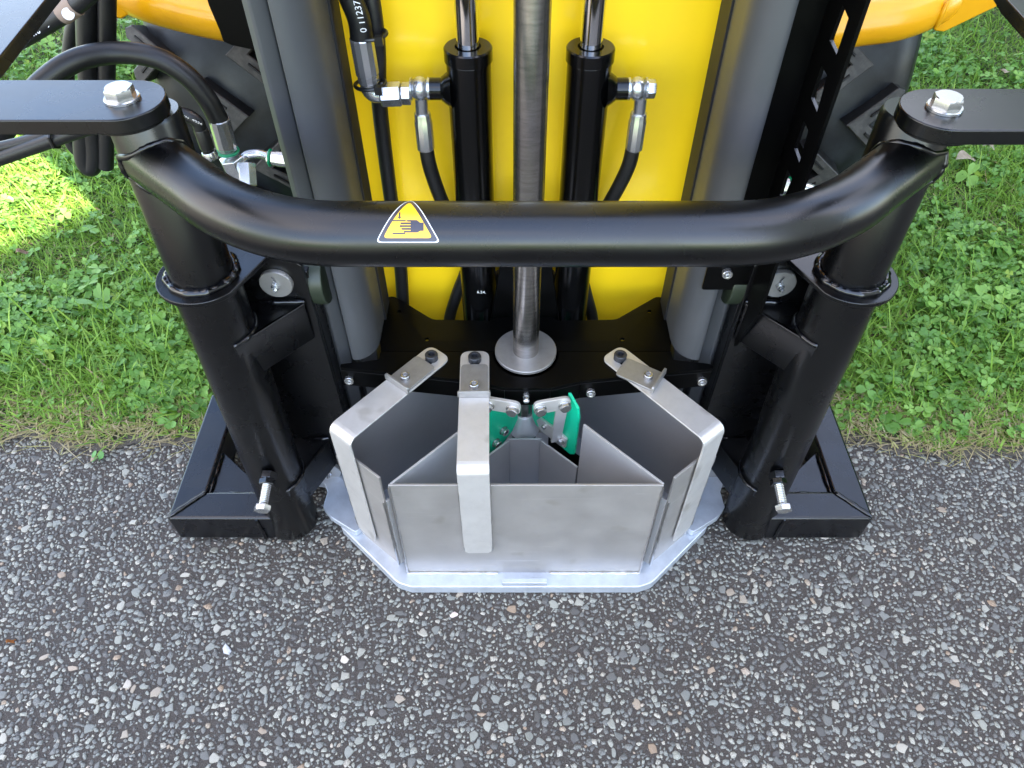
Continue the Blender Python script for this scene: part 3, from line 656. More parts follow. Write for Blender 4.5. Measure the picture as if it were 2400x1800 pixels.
    bm = B(); prof = []; 
    for j in range(26): prof.append((.004 + j * .0012, .0062 if j % 2 else .0055))
    revolve(bm, q0, dv, prof, 20); ln = .0345
    revolve(bm, q0 + dv * ln, dv, [(0, .0108), (.0062, .0108), (.0072, .0100)], 6); revolve(bm, q0 + dv * (ln + .007), dv, [(0, .0088), (.0004, .0086)], 24); obj('adjusting_bolt', bm, BOLT, post)
# crossbar
zc = .612
pa, pb = ax_at(-1, zc), ax_at(1, zc)
yc = PZ(1130, 506, zc).y
c1 = PZ(622, 506, zc); c2 = PZ(1656, 506, zc); c1.y = c2.y = yc
half = [(.366, .6255, .620), (.3375, .600, .6195), (.311, .577, .618), (.2865, .5555, .6165), (.266, .5415, .6155), (.245, .5305, .6145), (.223, .5225, .6135), (.2015, .5175, .6125), (.178, .515, .612), (.15, yc, .612), (.08, yc, .612)]
BX = .0195
path = spline([V((BX - a, b, c_)) for a, b, c_ in half] + [V((BX + a, b, c_)) for a, b, c_ in reversed(half)], 5)
bm = B(); tube(bm, path, .0280, 40); bar = obj('crossbar', bm, BLACK, guard, smooth=40)
for s in (-1, 1):
    c = ax_at(s, .618); e = path[0] if s < 0 else path[-1]; e2 = path[1] if s < 0 else path[-2]; dv = (e2 - e).normalized()
    x_, y_, _ = frame(dv); pts = []
    for j in range(33):
        a = 2 * math.pi * j / 32; off = (x_ * math.cos(a) + y_ * math.sin(a)) * .0272
        # slide along the bar to the surface of the post
        p = e + off; lo = 0.
        for _i in range(90):
            qq = p + dv * lo; hd = V((qq.x - c.x, qq.y - c.y, 0)).length
            if hd >= .0325: break
            lo += .0007
        pts.append(p + dv * lo)
    bead('weld', pts, .0032, bar, BLACK)
# pinch-hazard sticker wrapped on the bar
rb = .0280
def on_bar(u, v_, lift):      # u along the bar, v_ arc length, measured from the front-facing line
    a = v_ / rb; return V((u, yc - (rb + lift) * math.cos(a), zc + (rb + lift) * math.sin(a)))
def wrap(name, outline, m, lift, parent):
    """tessellate a flat outline finely and wrap it on the bar"""
    bm = B(); xs = [p[0] for p in outline]; ys = [p[1] for p in outline]
    f = bm.faces.new([bm.verts.new((p[0], p[1], 0)) for p in outline])
    y = min(ys) + .0012
    while y < max(ys):
        bmesh.ops.bisect_plane(bm, geom=bm.verts[:] + bm.edges[:] + bm.faces[:], plane_co=(0, y, 0), plane_no=(0, 1, 0)); y += .0018
    bmesh.ops.triangulate(bm, faces=[f_ for f_ in bm.faces if len(f_.verts) > 4])
    for v_ in bm.verts: v_.co = on_bar(v_.co.x, v_.co.y, lift)
    return obj(name, bm, m, parent, smooth=60)
su0 = PY(882, 506, yc - .02).x; sv = rb * R(55); k = .0255
tri = lambda q, dy=0.: [(p.x, p.y) for p in rnd([(su0 - 1.0 * q, sv - .58 * q + dy, 0), (su0 + 1.0 * q, sv - .58 * q + dy, 0), (su0, sv + 1.15 * q + dy, 0)], .1 * q)]
st = wrap('warning_sticker', tri(k * 1.06), WHITE, .0003, guard); wrap('black_border', tri(k * 1.005), STICKK, .0005, st); wrap('yellow_field', tri(k * .80), STICK, .0007, st)
def pic(pts): return [(su0 + (a - .06) * k, sv + (b * 1.04 - .24) * k) for a, b in pts]
wrap('hand', pic([(.02, .33), (.36, .33), (.46, .25), (.58, .25), (.58, .0), (.47, 0), (.38, -.05), (-.06, -.05), (-.06, -.0), (.16, 0), (.16, .03), (-.14, .03), (-.14, .085), (.16, .085), (.16, .115), (-.20, .115), (-.20, .17), (.16, .17), (.16, .2), (-.17, .2), (-.17, .255), (.16, .255), (.16, .28), (.05, .28)]), STICKK, .0009, st)
wrap('jaw', pic([(-.42, .29), (0, .29), (0, .33), (-.42, .33)]), STICKK, .0009, st); wrap('jaw', pic([(-.43, -.1), (-.02, -.1), (-.02, -.055), (-.43, -.055)]), STICKK, .0009, st)
wrap('arrow', pic([(-.21, .36), (-.14, .44), (-.185, .44), (-.185, .60), (-.235, .60), (-.235, .44), (-.28, .44)]), STICKK, .0009, st)

# ------------------------------------------------------------------ swing arms bolted on the posts
for s, lab in ((-1, 'bluish black flat swing arm bolted on the left post by the hoses'), (1, 'dark grey flat swing arm bolted on the right post beside the lawn')):
    top = ax_at(s, .68); c = V((top.x, top.y, .665))
    if s < 0: c.x, c.y = PZ(264, 212, .68).x, PZ(264, 212, .68).y
    else: c.x, c.y = PZ(2040, 232, .68).x, PZ(2040, 232, .68).y
    arm = thing('swing_arm', lab, 'swing arm', tuple(c), 'flat swing arms on the posts')
    yb = .037; far = .55; outl = []
    for j in range(17):
        a = -math.pi / 2 + math.pi * j / 16; outl.append(c + V((-s * math.cos(a) * yb, math.sin(a) * yb, 0)))
    outl += [c + V((s * far, yb, 0)), c + V((s * far, -yb, 0))]
    bm = B(); prism(bm, outl, (0, 0, .014)); obj('flat_bar', bm, BLACK, arm, .0015)
    bm = B(); revolve(bm, V((c.x, c.y, .6625)), UP, [(0, .034), (.0024, .034)], 36); obj('spacer', bm, BLACK, arm)
    place('hex_bolt', HEX_L, arm, axm(c + V((0, 0, .0142)), UP, V((1, -.35 if s < 0 else .2, 0))))

# ------------------------------------------------------------------ stainless bin
bn = thing('steel_bin', 'open stainless steel bin with straps on a thick silver base plate, standing on the road', 'steel bin', (CX, .55, 0))
Z0 = .021
def mir(pts): return [(2 * CX - x, y) for x, y in reversed(pts)]
half = [(-.30, .78), (-.30, .668), (-.245, .588), (-.262, .575), (-.165, .482), (-.145, .4755)]
ol = rnd([(a, b, .001) for a, b in half + mir(half)], [0, 0, 0, .004, .03, 0, 0, .03, .004, 0, 0, 0])
bm = B(); prism(bm, ol, (0, 0, Z0 - .001)); bp_ = obj('base_plate', bm, SILVER, bn, .002)
bm = B(); box(bm, (.018 - .032, .4765, Z0 + .0005), (.018 + .032, .484, Z0 + .010)); obj('front_lip', bm, SILVER, bp_, .0008)
for s in (-1, 1):
    X = lambda a: CX + s * a
    ol = rnd([(X(.392), .69, .0), (X(.392), .655, 0), (X(.313), .643, .0), (X(.306), .628, 0), (X(.308), .60, 0), (X(.294), .583, 0), (X(.252), .556, 0), (X(.235), .575, 0), (X(.235), .69, 0)], [0, .003, .006, .003, .006, .006, .006, .003, 0])
    bm = B(); prism(bm, [V((p.x, p.y, Z0 + .0006)) for p in ol], (0, 0, .013)); obj('ear_plate', bm, SILVER, bp_, .0012)
T = .003
def wall(name, a, b, z0, z1, m=STEEL, th=T, z1b=None, parent=None):
    a, b = V((*a, 0)), V((*b, 0)); nrm = (b - a).cross(UP).normalized() * th; z1b = z1 if z1b is None else z1b
    bm = B(); prism(bm, [V((a.x, a.y, z0)), V((b.x, b.y, z0)), V((b.x, b.y, z1b)), V((a.x, a.y, z1))], nrm); return obj(name, bm, m, parent or bn, .0004)
FL, FR = (-.1515, .4985), (.1855, .4985)
wall('front_wall', (FR[0], FR[1] - .0005), (FL[0], FL[1] - .0005), Z0, .2475, STEEL)
for s in (-1, 1):
    X = lambda a: CX + s * a
    a, b = (X(.166), .4995), (X(.0745), .592)
    (wall('side_wall', a, b, Z0, .248, STEELIN) if s > 0 else wall('side_wall', b, a, Z0, .248, STEELIN))
    ia, ib = (X(.0745), .5935), (X(.0245), .640)
    (wall('inner_wall', ia, ib, Z0, .152, STEELIN) if s < 0 else wall('inner_wall', ib, ia, Z0, .152, STEELIN))
wall('slot_shade', (CX + .036, .651), (CX + .089, .603), Z0, .15, BLACKD, .002); wall('slot_shade', (CX - .089, .603), (CX - .036, .651), Z0, .15, BLACKD, .002)  # black strips painting the shade in the gaps behind the inner walls
wall('inner_wall', (CX + .0243, .6405), (CX - .0243, .6405), Z0, .152, STEELIN)
bead('weld', [(FL[0] + .0005, .497, Z0), (FL[0] + .0005, .497, .246)], .0017, bn, WELDS, 6, .003); bead('weld', [(FR[0] - .0005, .497, Z0), (FR[0] - .0005, .497, .246)], .0017, bn, WELDS, 6, .003)
bead('weld', [(FL[0], .4965, Z0 + .001), (-.02, .4965, Z0 + .001)], .002, bn, WELDS, 6, .003); bead('weld', [(.055, .4965, Z0 + .001), (FR[0], .4965, Z0 + .001)], .002, bn, WELDS, 6, .003)
wn = V((-.68, -.73, 0)).normalized()
for s in (-1, 1):
    X = lambda a: CX + s * a
    near, far = (X(.1835), .5115), (X(.2400), .5586)
    (wall('outer_wall', near, far, Z0, .243, STEEL) if s < 0 else wall('outer_wall', far, near, Z0, .243, STEEL))
    gn, gf = (X(.1822), .5135), (X(.122), .574)
    (wall('gap_wall', gn, gf, Z0, .19, STEELIN) if s < 0 else wall('gap_wall', gf, gn, Z0, .19, STEELIN))
    bead('weld', [(X(.1842), .5105, Z0), (X(.1842), .5105, .19)], .0018, bn, WELDS, 6, .003)
    ra, rb_ = (X(.252), .612), (X(.085), .752)
    (wall('rear_wall', rb_, ra, Z0, .245, STEELIN, z1b=.222) if s < 0 else wall('rear_wall', ra, rb_, Z0, .222, STEELIN, z1b=.245))
    ea, eb = (X(.2405), .5600), (X(.2522), .612)
    (wall('end_wall', eb, ea, Z0, .222, STEELIN, z1b=.24) if s < 0 else wall('end_wall', ea, eb, Z0, .24, STEELIN, z1b=.222))
wall('rear_wall', (CX + .0848, .7535), (CX - .0848, .7535), Z0, .245, STEELIN)
def strap(bolt, u, L_, zend, latch_turn=0., wd=.0385):
    zt_ = zb + .0006; th = .0026; o_ = V((bolt[0], bolt[1], 0)); u = V((*u, 0)).normalized(); wv = u.cross(UP)
    def P(a, b, z): return o_ + u * a + wv * b + V((0, 0, z))
    h = wd / 2; rbn = .012
    outl = [P(L_ - rbn, -h, zt_), P(L_ - rbn, h, zt_)]
    outl += rnd([P(L_ - rbn, h, zt_), P(-.017, h, zt_), P(-.017, -h, zt_), P(L_ - rbn, -h, zt_)], [0, .013, .013, 0], 7)[1:-1]
    slot = [P(.012 + .0062 * math.cos(t_), .0062 * math.sin(t_), zt_) for t_ in [-math.pi / 2 + math.pi * j / 8 for j in range(9)]] + [P(.0 + .0062 * math.cos(t_), .0062 * math.sin(t_), zt_) for t_ in [math.pi / 2 + math.pi * j / 8 for j in range(9)]]
    bm = B(); prism(bm, outl, (0, 0, th), [slot])
    prof = [(L_ - rbn, zt_ + th, L_ - rbn, zt_)]
    for j in range(1, 9):
        a = math.pi / 2 * j / 8; cx, cz = L_ - rbn, zt_ + th - rbn - .001
        prof.append((cx + (rbn + .001) * math.sin(a), cz + (rbn + .001) * math.cos(a), cx + (rbn - th + .001) * math.sin(a), cz + (rbn - th + .001) * math.cos(a)))
    prof.append((L_ + .001, zend + .02, L_ - th + .001, zend + .02)); prof.append((L_ + .001, zend + .004, L_ - th + .001, zend + .004)); prof.append((L_ + .001, zend, L_ - th + .001, zend))
    rings = []
    for i, (ua, za, ub, zb_) in enumerate(prof):
        hh = h - (.006 if i == len(prof) - 1 else .0015 if i == len(prof) - 2 else 0)
        rings.append([bm.verts.new(P(ua, -hh, za)), bm.verts.new(P(ua, hh, za)), bm.verts.new(P(ub, hh, zb_)), bm.verts.new(P(ub, -hh, zb_))])
    for a, b in zip(rings, rings[1:]): ring_faces(bm, a, b)
    bm.faces.new(rings[-1])
    st_ = obj('strap', bm, STRAP, bn, .0005)
    place('cap_screw', CAP_B, st_, axm(P(.0, 0, zt_ + th), UP))
    # latch plate with a turned-up lip
    c = P(.043, 0, zt_ + th + .0004); ca, sa = math.cos(latch_turn), math.sin(latch_turn); lu = u * ca + wv * sa; lw = lu.cross(UP)
    def Q(a, b, z=0): return c + lu * a + lw * b + V((0, 0, z))
    bm = B(); prism(bm, rnd([Q(-.033, -.0175), Q(.019, -.0175), Q(.019, .0175), Q(-.033, .0175)], [.006, 0, 0, .006]), (0, 0, .003))
    prism(bm, rnd([Q(.0192, -.021, -.0), Q(.0192, .021, -.0), Q(.0192, .021, .011), Q(.0192, -.021, .011)], [0, 0, .004, .004]), lu * .0032)
    la = obj('latch_plate', bm, WASHER, st_, .0006); place('cap_screw', CAP_Z, st_, axm(Q(.006, 0, .0031), UP))
    return st_, P
s1, P1 = strap((-.0495, .668), (0.02, -1), .1765, .092)
s2, P2 = strap((-.107, .671), (-.640, -.768), .1635, .045)
s3, P3 = strap((.144, .671), (.640, -.768), .1635, .045, -.32)
for (L_, P, zs) in ((.1765, P1, (.232, .172, .105)),):
    for z in zs:
        for e in (-1, 1): bead('weld', [P(L_ + .0005, e * .0194, z + .007), P(L_ + .0005, e * .0194, z - .007)], .0009, bn, WELDS, 6, .003)
for P, sg in ((P2, 1), (P3, -1)):
    for z in (.215, .165, .115, .065): bead('weld', [P(.1632, sg * .0198, z + .012), P(.1632, sg * .0198, z - .012)], .0019, bn, WELDS, 6, .003)

# ------------------------------------------------------------------ loader behind the mast
ld = thing('compact_loader', 'compact loader with lugged front tyres and amber bumper tubes, behind the mast', 'loader', (.03, 1.45, 0))
def tyre(xc):
    Yc, Zc, Rr, hw = 1.44, .37, .368, .135
    bm = B(); prof = [(-hw + .02, Rr - .15), (-hw, Rr - .09), (-hw + .006, Rr - .045), (-hw + .028, Rr - .014), (-hw * .55, Rr - .003), (0, Rr), (hw * .55, Rr - .003), (hw - .028, Rr - .014), (hw - .006, Rr - .045), (hw, Rr - .09), (hw - .02, Rr - .15)]
    revolve(bm, (xc, Yc, Zc), (1, 0, 0), prof, 72); ty = obj('front_tyre', bm, TYRE, ld, smooth=50)
    bm = B(); revolve(bm, (xc, Yc, Zc), (1, 0, 0), [(-.09, .2), (-.08, .225), (.08, .225), (.09, .2)], 40); obj('rim', bm, AMBER, ty)
    # chevron lugs in three rows, each built once at the top of the tyre
    def lug(pth):
        bm = B(); h = .030; wq = .021
        pts = [V((a, b, 0)) for a, b in pth]; d1 = (pts[1] - pts[0]).normalized(); d2 = (pts[2] - pts[1]).normalized()
        n1, n2 = V((-d1.y, d1.x, 0)), V((-d2.y, d2.x, 0)); nm = (n1 + n2).normalized() / max(.5, math.cos(n1.angle(n2) / 2))
        def outline(wd, ext):
            return [pts[0] - d1 * ext + n1 * wd * .5, pts[0] - d1 * (ext + .007), pts[0] - d1 * ext - n1 * wd * .5, pts[1] - nm * wd * .5, pts[2] + d2 * ext - n2 * wd * .5, pts[2] + d2 * (ext + .007), pts[2] + d2 * ext + n2 * wd * .5, pts[1] + nm * wd * .5]
        def put(p, z):
            rr = Rr - .004 - max(0, abs(p.x) - .07) * .25 + z; a = p.y / Rr; return bm.verts.new((p.x, rr * math.sin(a), rr * math.cos(a)))
        lo = [put(p, -.014) for p in outline(wq * 1.18, .003)]; mi = [put(p, h - .002) for p in outline(wq, 0)]; hi = [put(p, h) for p in outline(wq * .86, -.001)]
        ring_faces(bm, lo, mi); ring_faces(bm, mi, hi)
        for q in ((0, 1, 2), (0, 2, 3), (0, 3, 7), (3, 4, 6), (3, 6, 7), (4, 5, 6)): bm.faces.new([hi[i] for i in q])
        for c_, d_ in ((pts[0] * .5 + pts[1] * .5, d1), (pts[2] * .5 + pts[1] * .5, d2)):     # moulded ribs on the lug faces
            n_ = V((-d_.y, d_.x, 0)); r0 = [put(c_ + d_ * a + n_ * b, h - .001) for a, b in ((-.014, -.0022), (.014, -.0022), (.014, .0022), (-.014, .0022))]
            r1 = [put(c_ + d_ * a + n_ * b, h + .0018) for a, b in ((-.013, -.0012), (.013, -.0012), (.013, .0012), (-.013, .0012))]
            ring_faces(bm, r0, r1); bm.faces.new(r1)
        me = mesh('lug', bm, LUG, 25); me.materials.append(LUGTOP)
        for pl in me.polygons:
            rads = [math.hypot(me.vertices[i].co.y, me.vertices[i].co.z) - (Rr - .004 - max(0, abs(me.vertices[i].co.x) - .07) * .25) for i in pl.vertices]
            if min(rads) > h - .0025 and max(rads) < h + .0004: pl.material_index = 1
        return me
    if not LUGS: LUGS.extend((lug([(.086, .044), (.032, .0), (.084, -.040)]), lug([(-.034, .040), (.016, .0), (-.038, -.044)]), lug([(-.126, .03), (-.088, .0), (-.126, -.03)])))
    N = 14
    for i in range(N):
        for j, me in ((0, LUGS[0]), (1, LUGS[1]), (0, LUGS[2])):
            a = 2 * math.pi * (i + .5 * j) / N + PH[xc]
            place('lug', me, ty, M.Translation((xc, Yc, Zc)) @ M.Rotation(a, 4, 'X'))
    return ty
PH = {-.437: .30, .503: .11}
LUGS = []
tyre(-.437); tyre(.503)
# amber bumper tubes
r_t = .029
pts = [PY(1790, 62, 1.02), PY(1860, 50, 1.02), PY(1940, 38, 1.02), PY(2010, 12, 1.03), PY(2060, -20, 1.05), PY(2120, -70, 1.07)]
bm = B(); tube(bm, spline(pts, 6), r_t, 28); bt = obj('bumper_tube', bm, AMBER, ld)
bm = B(); e = [PY(2018, 68, 1.015), PY(2040, 70, 1.015), PY(2165, 10, 1.015), PY(2190, -40, 1.015), PY(2060, -40, 1.015)]
prism(bm, e, (0, .02, 0)); obj('end_plate', bm, AMBER, bt, .003)
bead('weld', [PY(2020, 62, 1.003), PY(2032, 35, 1.0), PY(2050, -2, 1.0)], .003, bt, AMBER)
pts = [PY(560, 45, 1.0), PY(475, 32, 1.0), PY(400, 15, 1.0), PY(330, -5, 1.0), PY(270, -28, 1.02), PY(210, -60, 1.05)]
bm = B(); tube(bm, spline(pts, 6), r_t * 1.08, 28); bt2 = obj('bumper_tube', bm, AMBER, ld)
bm = B(); prism(bm, [PY(238, 38, .985), PY(262, 42, .985), PY(300, 20, .985), PY(300, -60, .985), PY(225, -60, .985)], (0, .02, 0)); obj('end_plate', bm, AMBER, bt2, .003)
bm = B(); prism(bm, rnd([PY(438, -30, .93), PY(450, 10, .93), PY(474, 66, .93), PY(482, 90, .93), PY(500, 98, .93), PY(620, 124, .93), PY(620, -30, .93)], .004), (0, .006, 0)); obj('cover_plate', bm, BLACKD, ld, .001)
# dark chassis seen between mast and tyres
bm = B(); box(bm, (-.27, 1.0, .12), (.31, 1.9, .60)); obj('chassis', bm, BLACKD, ld, .01)
bm = B(); box(bm, (-.30, 1.12, .78), (.36, 1.6, 1.25)); obj('bonnet', bm, AMBER, ld, .03, seg=3)
bm = B(); box(bm, (-.60, 1.6, .80), (.64, 2.6, 2.3)); obj('cab', bm, BLACKD, ld, .03, seg=3)
for xa, ya, xb, yb2, Yp in ((700, 358, 790, 362, .93), (1490, 352, 1600, 352, .93)):
    bm = B(); cyl(bm, PY(xa, ya, Yp), PY(xb, yb2, Yp), .008, 16); obj('cross_pipe', bm, BLACK, ld)
# upper arm plates near the camera
for s, pix, nm in ((-1, [(-120, -90), (172, -90), (98, 0), (0, 122), (-120, 270)], 'left'), (1, [(2350, -90), (2120, -90), (2175, 0), (2228, 58), (2350, 190)], 'right')):
    outl = [PZ(a, b, .80) for a, b in pix]; outl = outl if s < 0 else outl
    ap = thing('arm_plate', 'bluish black slanting plate with a thick edge crossing the top left corner' if s < 0 else 'black slanting plate cutting the top right corner', 'arm plate', tuple(outl[3]))
    bm = B(); prism(bm, outl, (0, 0, -.009)); obj('plate', bm, BLACK, ap, .0012)

# ------------------------------------------------------------------ hoses
def hose(name, label, pts, r, n=8, m=RUBBER):
    t_ = thing(name, label, 'hose', tuple(pts[0]), 'hydraulic hoses'); sp = spline(pts, n)
    bm = B(); tube(bm, sp, r, 20); obj('rubber_tube', bm, m, t_, smooth=60); return t_, sp
def ferrule(par, a, b, r, ring=False, m=ZINC, facets=12):
    a, b = V(a), V(b); L_ = (b - a).length; bm = B()
    revolve(bm, a, b - a, [(0, r * .93), (.0015, r), (L_ * .78, r), (L_ * .82, r * .92), (L_ * .96, r * .92), (L_, r * .85)], facets); f = obj('ferrule', bm, m, par, .0004, smooth=25)
    if ring:
        bm = B(); d = (b - a).normalized(); pts = []; x_, y_, _ = frame(d)
        tube(bm, [b - d * .004 + (x_ * math.cos(q) + y_ * math.sin(q)) * (r * .98) for q in [2 * math.pi * j / 30 for j in range(31)]], .0019, 8, caps=False); obj('green_ring', bm, GREENR, f, smooth=60)
    return f
Yh = .88
h1, sp = hose('hydraulic_hose', 'thick black hose arching over the left swing arm into a crimped fitting', [PY(-30, 330, .80), PY(40, 240, .82), PY(95, 176, .84), PY(165, 130, .86), PY(250, 114, Yh), PY(335, 124, Yh), PY(400, 160, Yh), PY(445, 210, Yh), PY(474, 262, Yh)], .0128)
ferrule(h1, PY(473, 256, Yh), PY(494, 332, Yh), .0136, True)
bm = B(); c = PY(497, 338, Yh); revolve(bm, c, PY(520, 388, Yh) - c, [(0, .012), (.002, .0165), (.028, .0165), (.03, .014)], 6); revolve(bm, PY(532, 352, Yh), (0, -.6, -.8), [(0, .013), (.03, .013)], 6); obj('elbow_fitting', bm, ZINC, h1, .001)
bm = B(); tube(bm, spline([PY(520, 350, Yh), PY(535, 335, Yh + .01), PY(560, 332, Yh + .01), PY(580, 338, Yh + .01)], 6), .006, 16); obj('steel_pipe', bm, ZINC, h1)
ferrule(h1, PY(680, 352, Yh + .01), PY(577, 340, Yh + .01), .0105, True)
Yv = .92
h2, sp = hose('hydraulic_hose', 'black hose hanging straight down beside the left tyre, outer of a pair', [PY(188, -60, Yv), PY(188, 60, Yv), PY(190, 130, Yv), PY(196, 250, Yv), PY(203, 330, Yv), PY(196, 362, Yv), PY(182, 345, Yv), PY(178, 280, Yv)], .0125)
h3, sp = hose('hydraulic_hose', 'black hose hanging straight down against the amber tube, inner of a pair', [PY(231, -60, Yv), PY(231, 60, Yv), PY(230, 170, Yv), PY(229, 260, Yv), PY(228, 360, Yv)], .0105)
h6, sp = hose('hydraulic_hose', 'thin black hose bending down behind the outer hanging hose', [PY(205, -60, .99), PY(165, 30, .99), PY(150, 100, .99), PY(146, 200, .99), PY(150, 300, .99), PY(170, 330, .99)], .0085)
h4, sp = hose('hydraulic_hose', 'black hose with white print slanting up at the top left corner', [PY(-60, 150, .80), PY(10, 104, .80), PY(68, 70, .80), PY(136, 29, .80), PY(180, -4, .80), PY(240, -60, .80)], .0098)
f4 = V((0, -.0085, .0035))
text_on('hose_print', '3C R16', .0088, h4, PY(55, 84, .80) + f4, PY(105, 60, .80) - PY(55, 84, .80), (0, .45, .9), curve=.0098)
text_on('hose_print', '>', .0088, h4, PY(113, 56, .80) + f4, PY(136, 42, .80) - PY(113, 56, .80), (0, .45, .9), curve=.0098)
bm = B(); cyl(bm, PY(134, 31, .80), PY(164, 10, .80), .0104, 24); bd = obj('cloth_band', bm, mat('brown_cloth', (.22, .16, .12), .8), h4)
bm = B(); c_ = PY(147, 30, .788); revolve(bm, c_, EYE - c_, [(0, .0058), (.0006, .0058)], 20); obj('white_label', bm, WHITE, bd)
h8, sp = hose('hydraulic_hose', 'second black hose lying along the printed one at the top left', [PY(20, 84, .83), PY(100, 32, .83), PY(160, -8, .83), PY(220, -60, .83)], .0075)
h5, sp = hose('hydraulic_hose', 'short black hose with white print behind the left post top', [PY(300, 262, .84), PY(350, 243, .84), PY(395, 246, .84), PY(425, 262, .84), PY(434, 282, .84)], .0082)
ferrule(h5, PY(433, 278, .84), PY(452, 330, .84), .0088, False, TIE, 24); ferrule(h5, PY(450, 326, .84), PY(458, 342, .84), .0095, False, ZINC, 16)
text_on('hose_print', '2 SN  9226', .0062, h5, PY(386, 245, .832), PY(426, 263, .832) - PY(386, 245, .832), (0, -.4, .9), curve=.0082)
h7, sp = hose('hydraulic_hose', 'pair of slim black cables tied together under the left swing arm, lower one', [PY(-40, 356, .76), PY(40, 328, .76), PY(120, 300, .76), PY(200, 272, .76), PY(260, 250, .77)], .0082)
h9, sp = hose('hydraulic_hose', 'pair of slim black cables tied together under the left swing arm, upper one', [PY(-40, 328, .765), PY(40, 310, .765), PY(120, 288, .765), PY(215, 264, .765), PY(280, 246, .775)], .0068)
bm = B(); p_ = PY(118, 293, .762); tube(bm, [p_ + V((0.001, 0, .012)), p_ + V((.0, -.011, .004)), p_ + V((-.001, -.0105, -.008)), p_ + V((-.001, 0, -.014))], .0022, 8); tag(obj('cable_tie', bm, TIE), 'black cable tie round the two slim cables under the left swing arm', 'cable tie')
# hoses on the mast
Ym = .772
h10, sp = hose('hydraulic_hose', 'black printed hose coming down into the crimped fitting on the yellow panel', [PY(735, -70, Ym), PY(755, -10, Ym), PY(775, 40, Ym), PY(782, 90, Ym)], .0118)
ferrule(h10, PY(780, 80, Ym), PY(797, 178, Ym), .0127)
bm = B(); e0, e1, e2 = PY(795, 172, Ym), PY(801, 203, Ym), PY(826, 203, Ym); tube(bm, fillet([e0, e1, e2], .008, 6), .0098, 16); obj('elbow', bm, ZINC, h10, .0005)
pz_ = PY(1388, 190, .785).z
bm = B(); c0, c1_ = PY(822, 205, Ym), PY(864, 203, Ym); revolve(bm, c0, c1_ - c0, [(0, .0115), (.002, .0132), (.0215, .0132), (.023, .012)], 6); c0 = PY(862, 203, Ym); revolve(bm, c0, V((1, 0, 0)), [(0, .006), (.006, .006)], 16); c0 = PY(868, 202, Ym); revolve(bm, c0, V((1, 0, 0)), [(0, .0122), (.0095, .0122)], 6); obj('union_nut', bm, ZINC, h10, .0008)
text_on('hose_print', '0 11237 25', .0095, h10, PY(786, 70, Ym - .0112), PY(768, -5, Ym - .0112) - PY(786, 70, Ym - .0112), (-1, 0, 0), curve=.0118)
h11, sp = hose('hydraulic_hose', 'black hose running down the yellow panel left of the cylinders', [PY(790, -70, .795), PY(803, 0, .79), PY(815, 100, .79), PY(818, 200, .795), PY(828, 300, .80), PY(846, 440, .805), PY(864, 560, .805), PY(872, 680, .805)], .0092)
for yy in (78, 185):
    bm = B(); p_ = PY(792, yy, Ym); x_ = .0165
    tube(bm, [p_ + V((.0168 * math.cos(q) + .0035, -.0138 * math.sin(q) + .004, .001 * math.cos(q))) for q in [math.pi * 2 * j / 24 for j in range(25)]], .0021, 8, caps=False)
    box(bm, p_ + V((.010, -.0125, -.005)), p_ + V((.018, -.006, .004))); tag(obj('cable_tie', bm, TIE), 'black cable tie at the ' + ('top' if yy < 100 else 'bottom') + ' of the crimped hose fitting on the yellow panel', 'cable tie', 'cable ties on the mast hose')
for s, xs in ((-1, (909, 912, 918, 930, 962, 1010)), (1, (1385, 1380, 1373, 1355, 1310, 1260))):
    lb = 'short black hose curving down from the left cylinder port' if s < 0 else 'short black hose curving down from the right cylinder port'
    Yb = .782
    hb, sp = hose('hydraulic_hose', lb, [PY(xs[2] + (0 if s < 0 else -2), 300, Yb), PY(xs[3], 365, Yb), PY(xs[4], 450, Yb + .01), PY(xs[5], 530, Yb + .03)], .0088)
    bm = B(); cyl(bm, PY(xs[0], 205, Yb), PY(xs[1], 252, Yb), .0072, 20); obj('stem', bm, ZINC, hb)
    ferrule(hb, PY(xs[2] + (2 if s < 0 else -4), 322, Yb), PY(xs[1], 243, Yb), .0104)
# lower loops behind the barrels
for lb, pts in (('black hose loop behind the foot of the left cylinder', [(1005, 590), (985, 640), (970, 695), (968, 760)]), ('black hose loop behind the foot of the right cylinder', [(1255, 590), (1268, 640), (1280, 690), (1284, 760)]), ('black hose crossing behind the central shaft', [(1060, 610), (1090, 590), (1140, 582), (1185, 592), (1210, 620)])):
    hose('hydraulic_hose', lb, [PY(a, b, .808) for a, b in pts], .0085)
# green-ringed fitting behind the slotted channel
fit = thing('pipe_fitting', 'zinc pipe fitting with a green ring seen through the slotted channel', 'pipe fitting', tuple(PY(1700, 400, .9)))
f = ferrule(fit, PY(1662, 398, .90), PY(1708, 404, .90), .0125, True); bm = B(); tube(bm, spline([PY(1700, 403, .9), PY(1735, 405, .9), PY(1760, 412, .9), PY(1790, 430, .9)], 5), .0075, 14); obj('steel_pipe', bm, ZINC, fit)

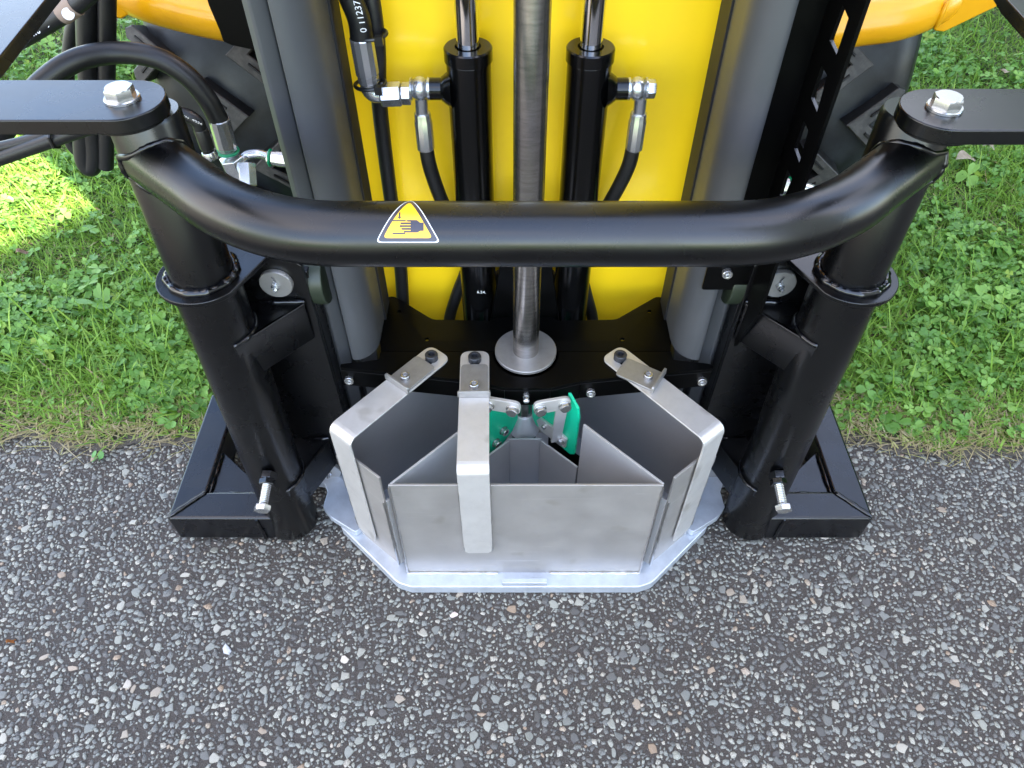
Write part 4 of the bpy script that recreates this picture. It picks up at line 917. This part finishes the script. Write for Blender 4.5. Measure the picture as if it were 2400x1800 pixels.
# ------------------------------------------------------------------ small things on the lawn and road
def leaf(name, label, cat, p, size, rot, m, group=None):
    bm = B(); n_ = 9; a = []; b = []
    for i in range(n_):
        t_ = i / (n_ - 1); wq = size * .32 * math.sin(math.pi * t_) ** .7 + .0004; z = .004 + .006 * math.sin(t_ * 5 + rot)
        a.append(bm.verts.new((t_ * size - size / 2, wq, z + wq * .5))); b.append(bm.verts.new((t_ * size - size / 2, -wq, z + wq * .3)))
    c_ = [bm.verts.new((v1.co.x, 0, min(v1.co.z, v2.co.z) - .0012)) for v1, v2 in zip(a, b)]
    for i in range(n_ - 1): bm.faces.new((a[i], a[i + 1], c_[i + 1], c_[i])); bm.faces.new((c_[i], c_[i + 1], b[i + 1], b[i]))
    bmesh.ops.solidify(bm, geom=bm.faces[:], thickness=.0006)
    mx = M.Translation(p) @ M.Rotation(rot, 4, 'Z')
    bmesh.ops.transform(bm, matrix=mx, verts=bm.verts); o_ = obj(name, bm, m, None); tag(o_, label, cat, group); return o_
leaf('dry_leaf', 'pale curled dry leaf in the grass level with the right swing arm bolt', 'leaf', PZ(2168, 158, .035), .045, 1.1, LEAFD, 'dry leaves in the lawn')
leaf('dry_leaf', 'broad pale dry leaf in the grass just below the right swing arm', 'leaf', PZ(2085, 346, .035), .055, .2, LEAFD, 'dry leaves in the lawn')
leaf('dry_leaf', 'small whitish dry leaf in the grass under the outer part of the right swing arm', 'leaf', PZ(2135, 320, .035), .03, -.5, LEAFD, 'dry leaves in the lawn')
leaf('dry_leaf', 'small brown dry leaf in the lawn near the left picture edge', 'leaf', PZ(50, 548, .03), .022, .6, mat('brown_leaf', (.30, .2, .13), .7), 'dry leaves in the lawn')
leaf('dry_leaf', 'tiny orange leaf scrap lying on the road at the lower left', 'leaf', PZ(28, 1388, .001), .010, .9, mat('orange_leaf', (.40, .17, .05), .6), 'leaf scraps on the road')
def chip(label, p, r, col):
    v_, t_ = stone_geo(1, 8, np.zeros(1), np.zeros(1), np.ones(1), np.full(1, .4), .05); me = bpy.data.meshes.new('stone_chip')
    me.from_pydata([tuple(q * r) for q in v_], [], [tuple(int(a) for a in f_) for f_ in t_]); me.materials.append(mat('chip_' + str(round(col[2], 2)), col, .5))
    o_ = bpy.data.objects.new('stone_chip', me); COL.objects.link(o_); o_.location = p; tag(o_, label, 'stone')
chip('white angular stone chip lying on the road left of the bin', PZ(490, 1404, .0012), .0085, (.42, .42, .44))
chip('small tan stone lying on the road in front of the bin', PZ(983, 1328, .0012), .007, (.62, .5, .44))
def sprig(label, p, sc):
    bm = B()
    for q in range(3):
        a = q * 2.09 + .4; c_ = V((math.cos(a), math.sin(a), 0)) * sc * .62
        ol_ = [V(p) + c_ + V((math.cos(t_) * sc * .5, math.sin(t_) * sc * .5, .012 + .004 * math.sin(t_ + q))) for t_ in [2 * math.pi * j / 10 for j in range(10)]]
        prism(bm, ol_, (0, 0, .0005))
    cyl(bm, V(p), V(p) + V((0, 0, .012)), .0006, 6); tag(obj('clover_sprig', bm, mat('sprig_green', (.06, .19, .035), .45)), label, 'clover')
sprig('single clover leaf growing out of the road edge at the lower left', PZ(215, 995, .0), .011)
sprig('clover leaf growing on the road edge at the far right', PZ(2200, 940, .0), .012)
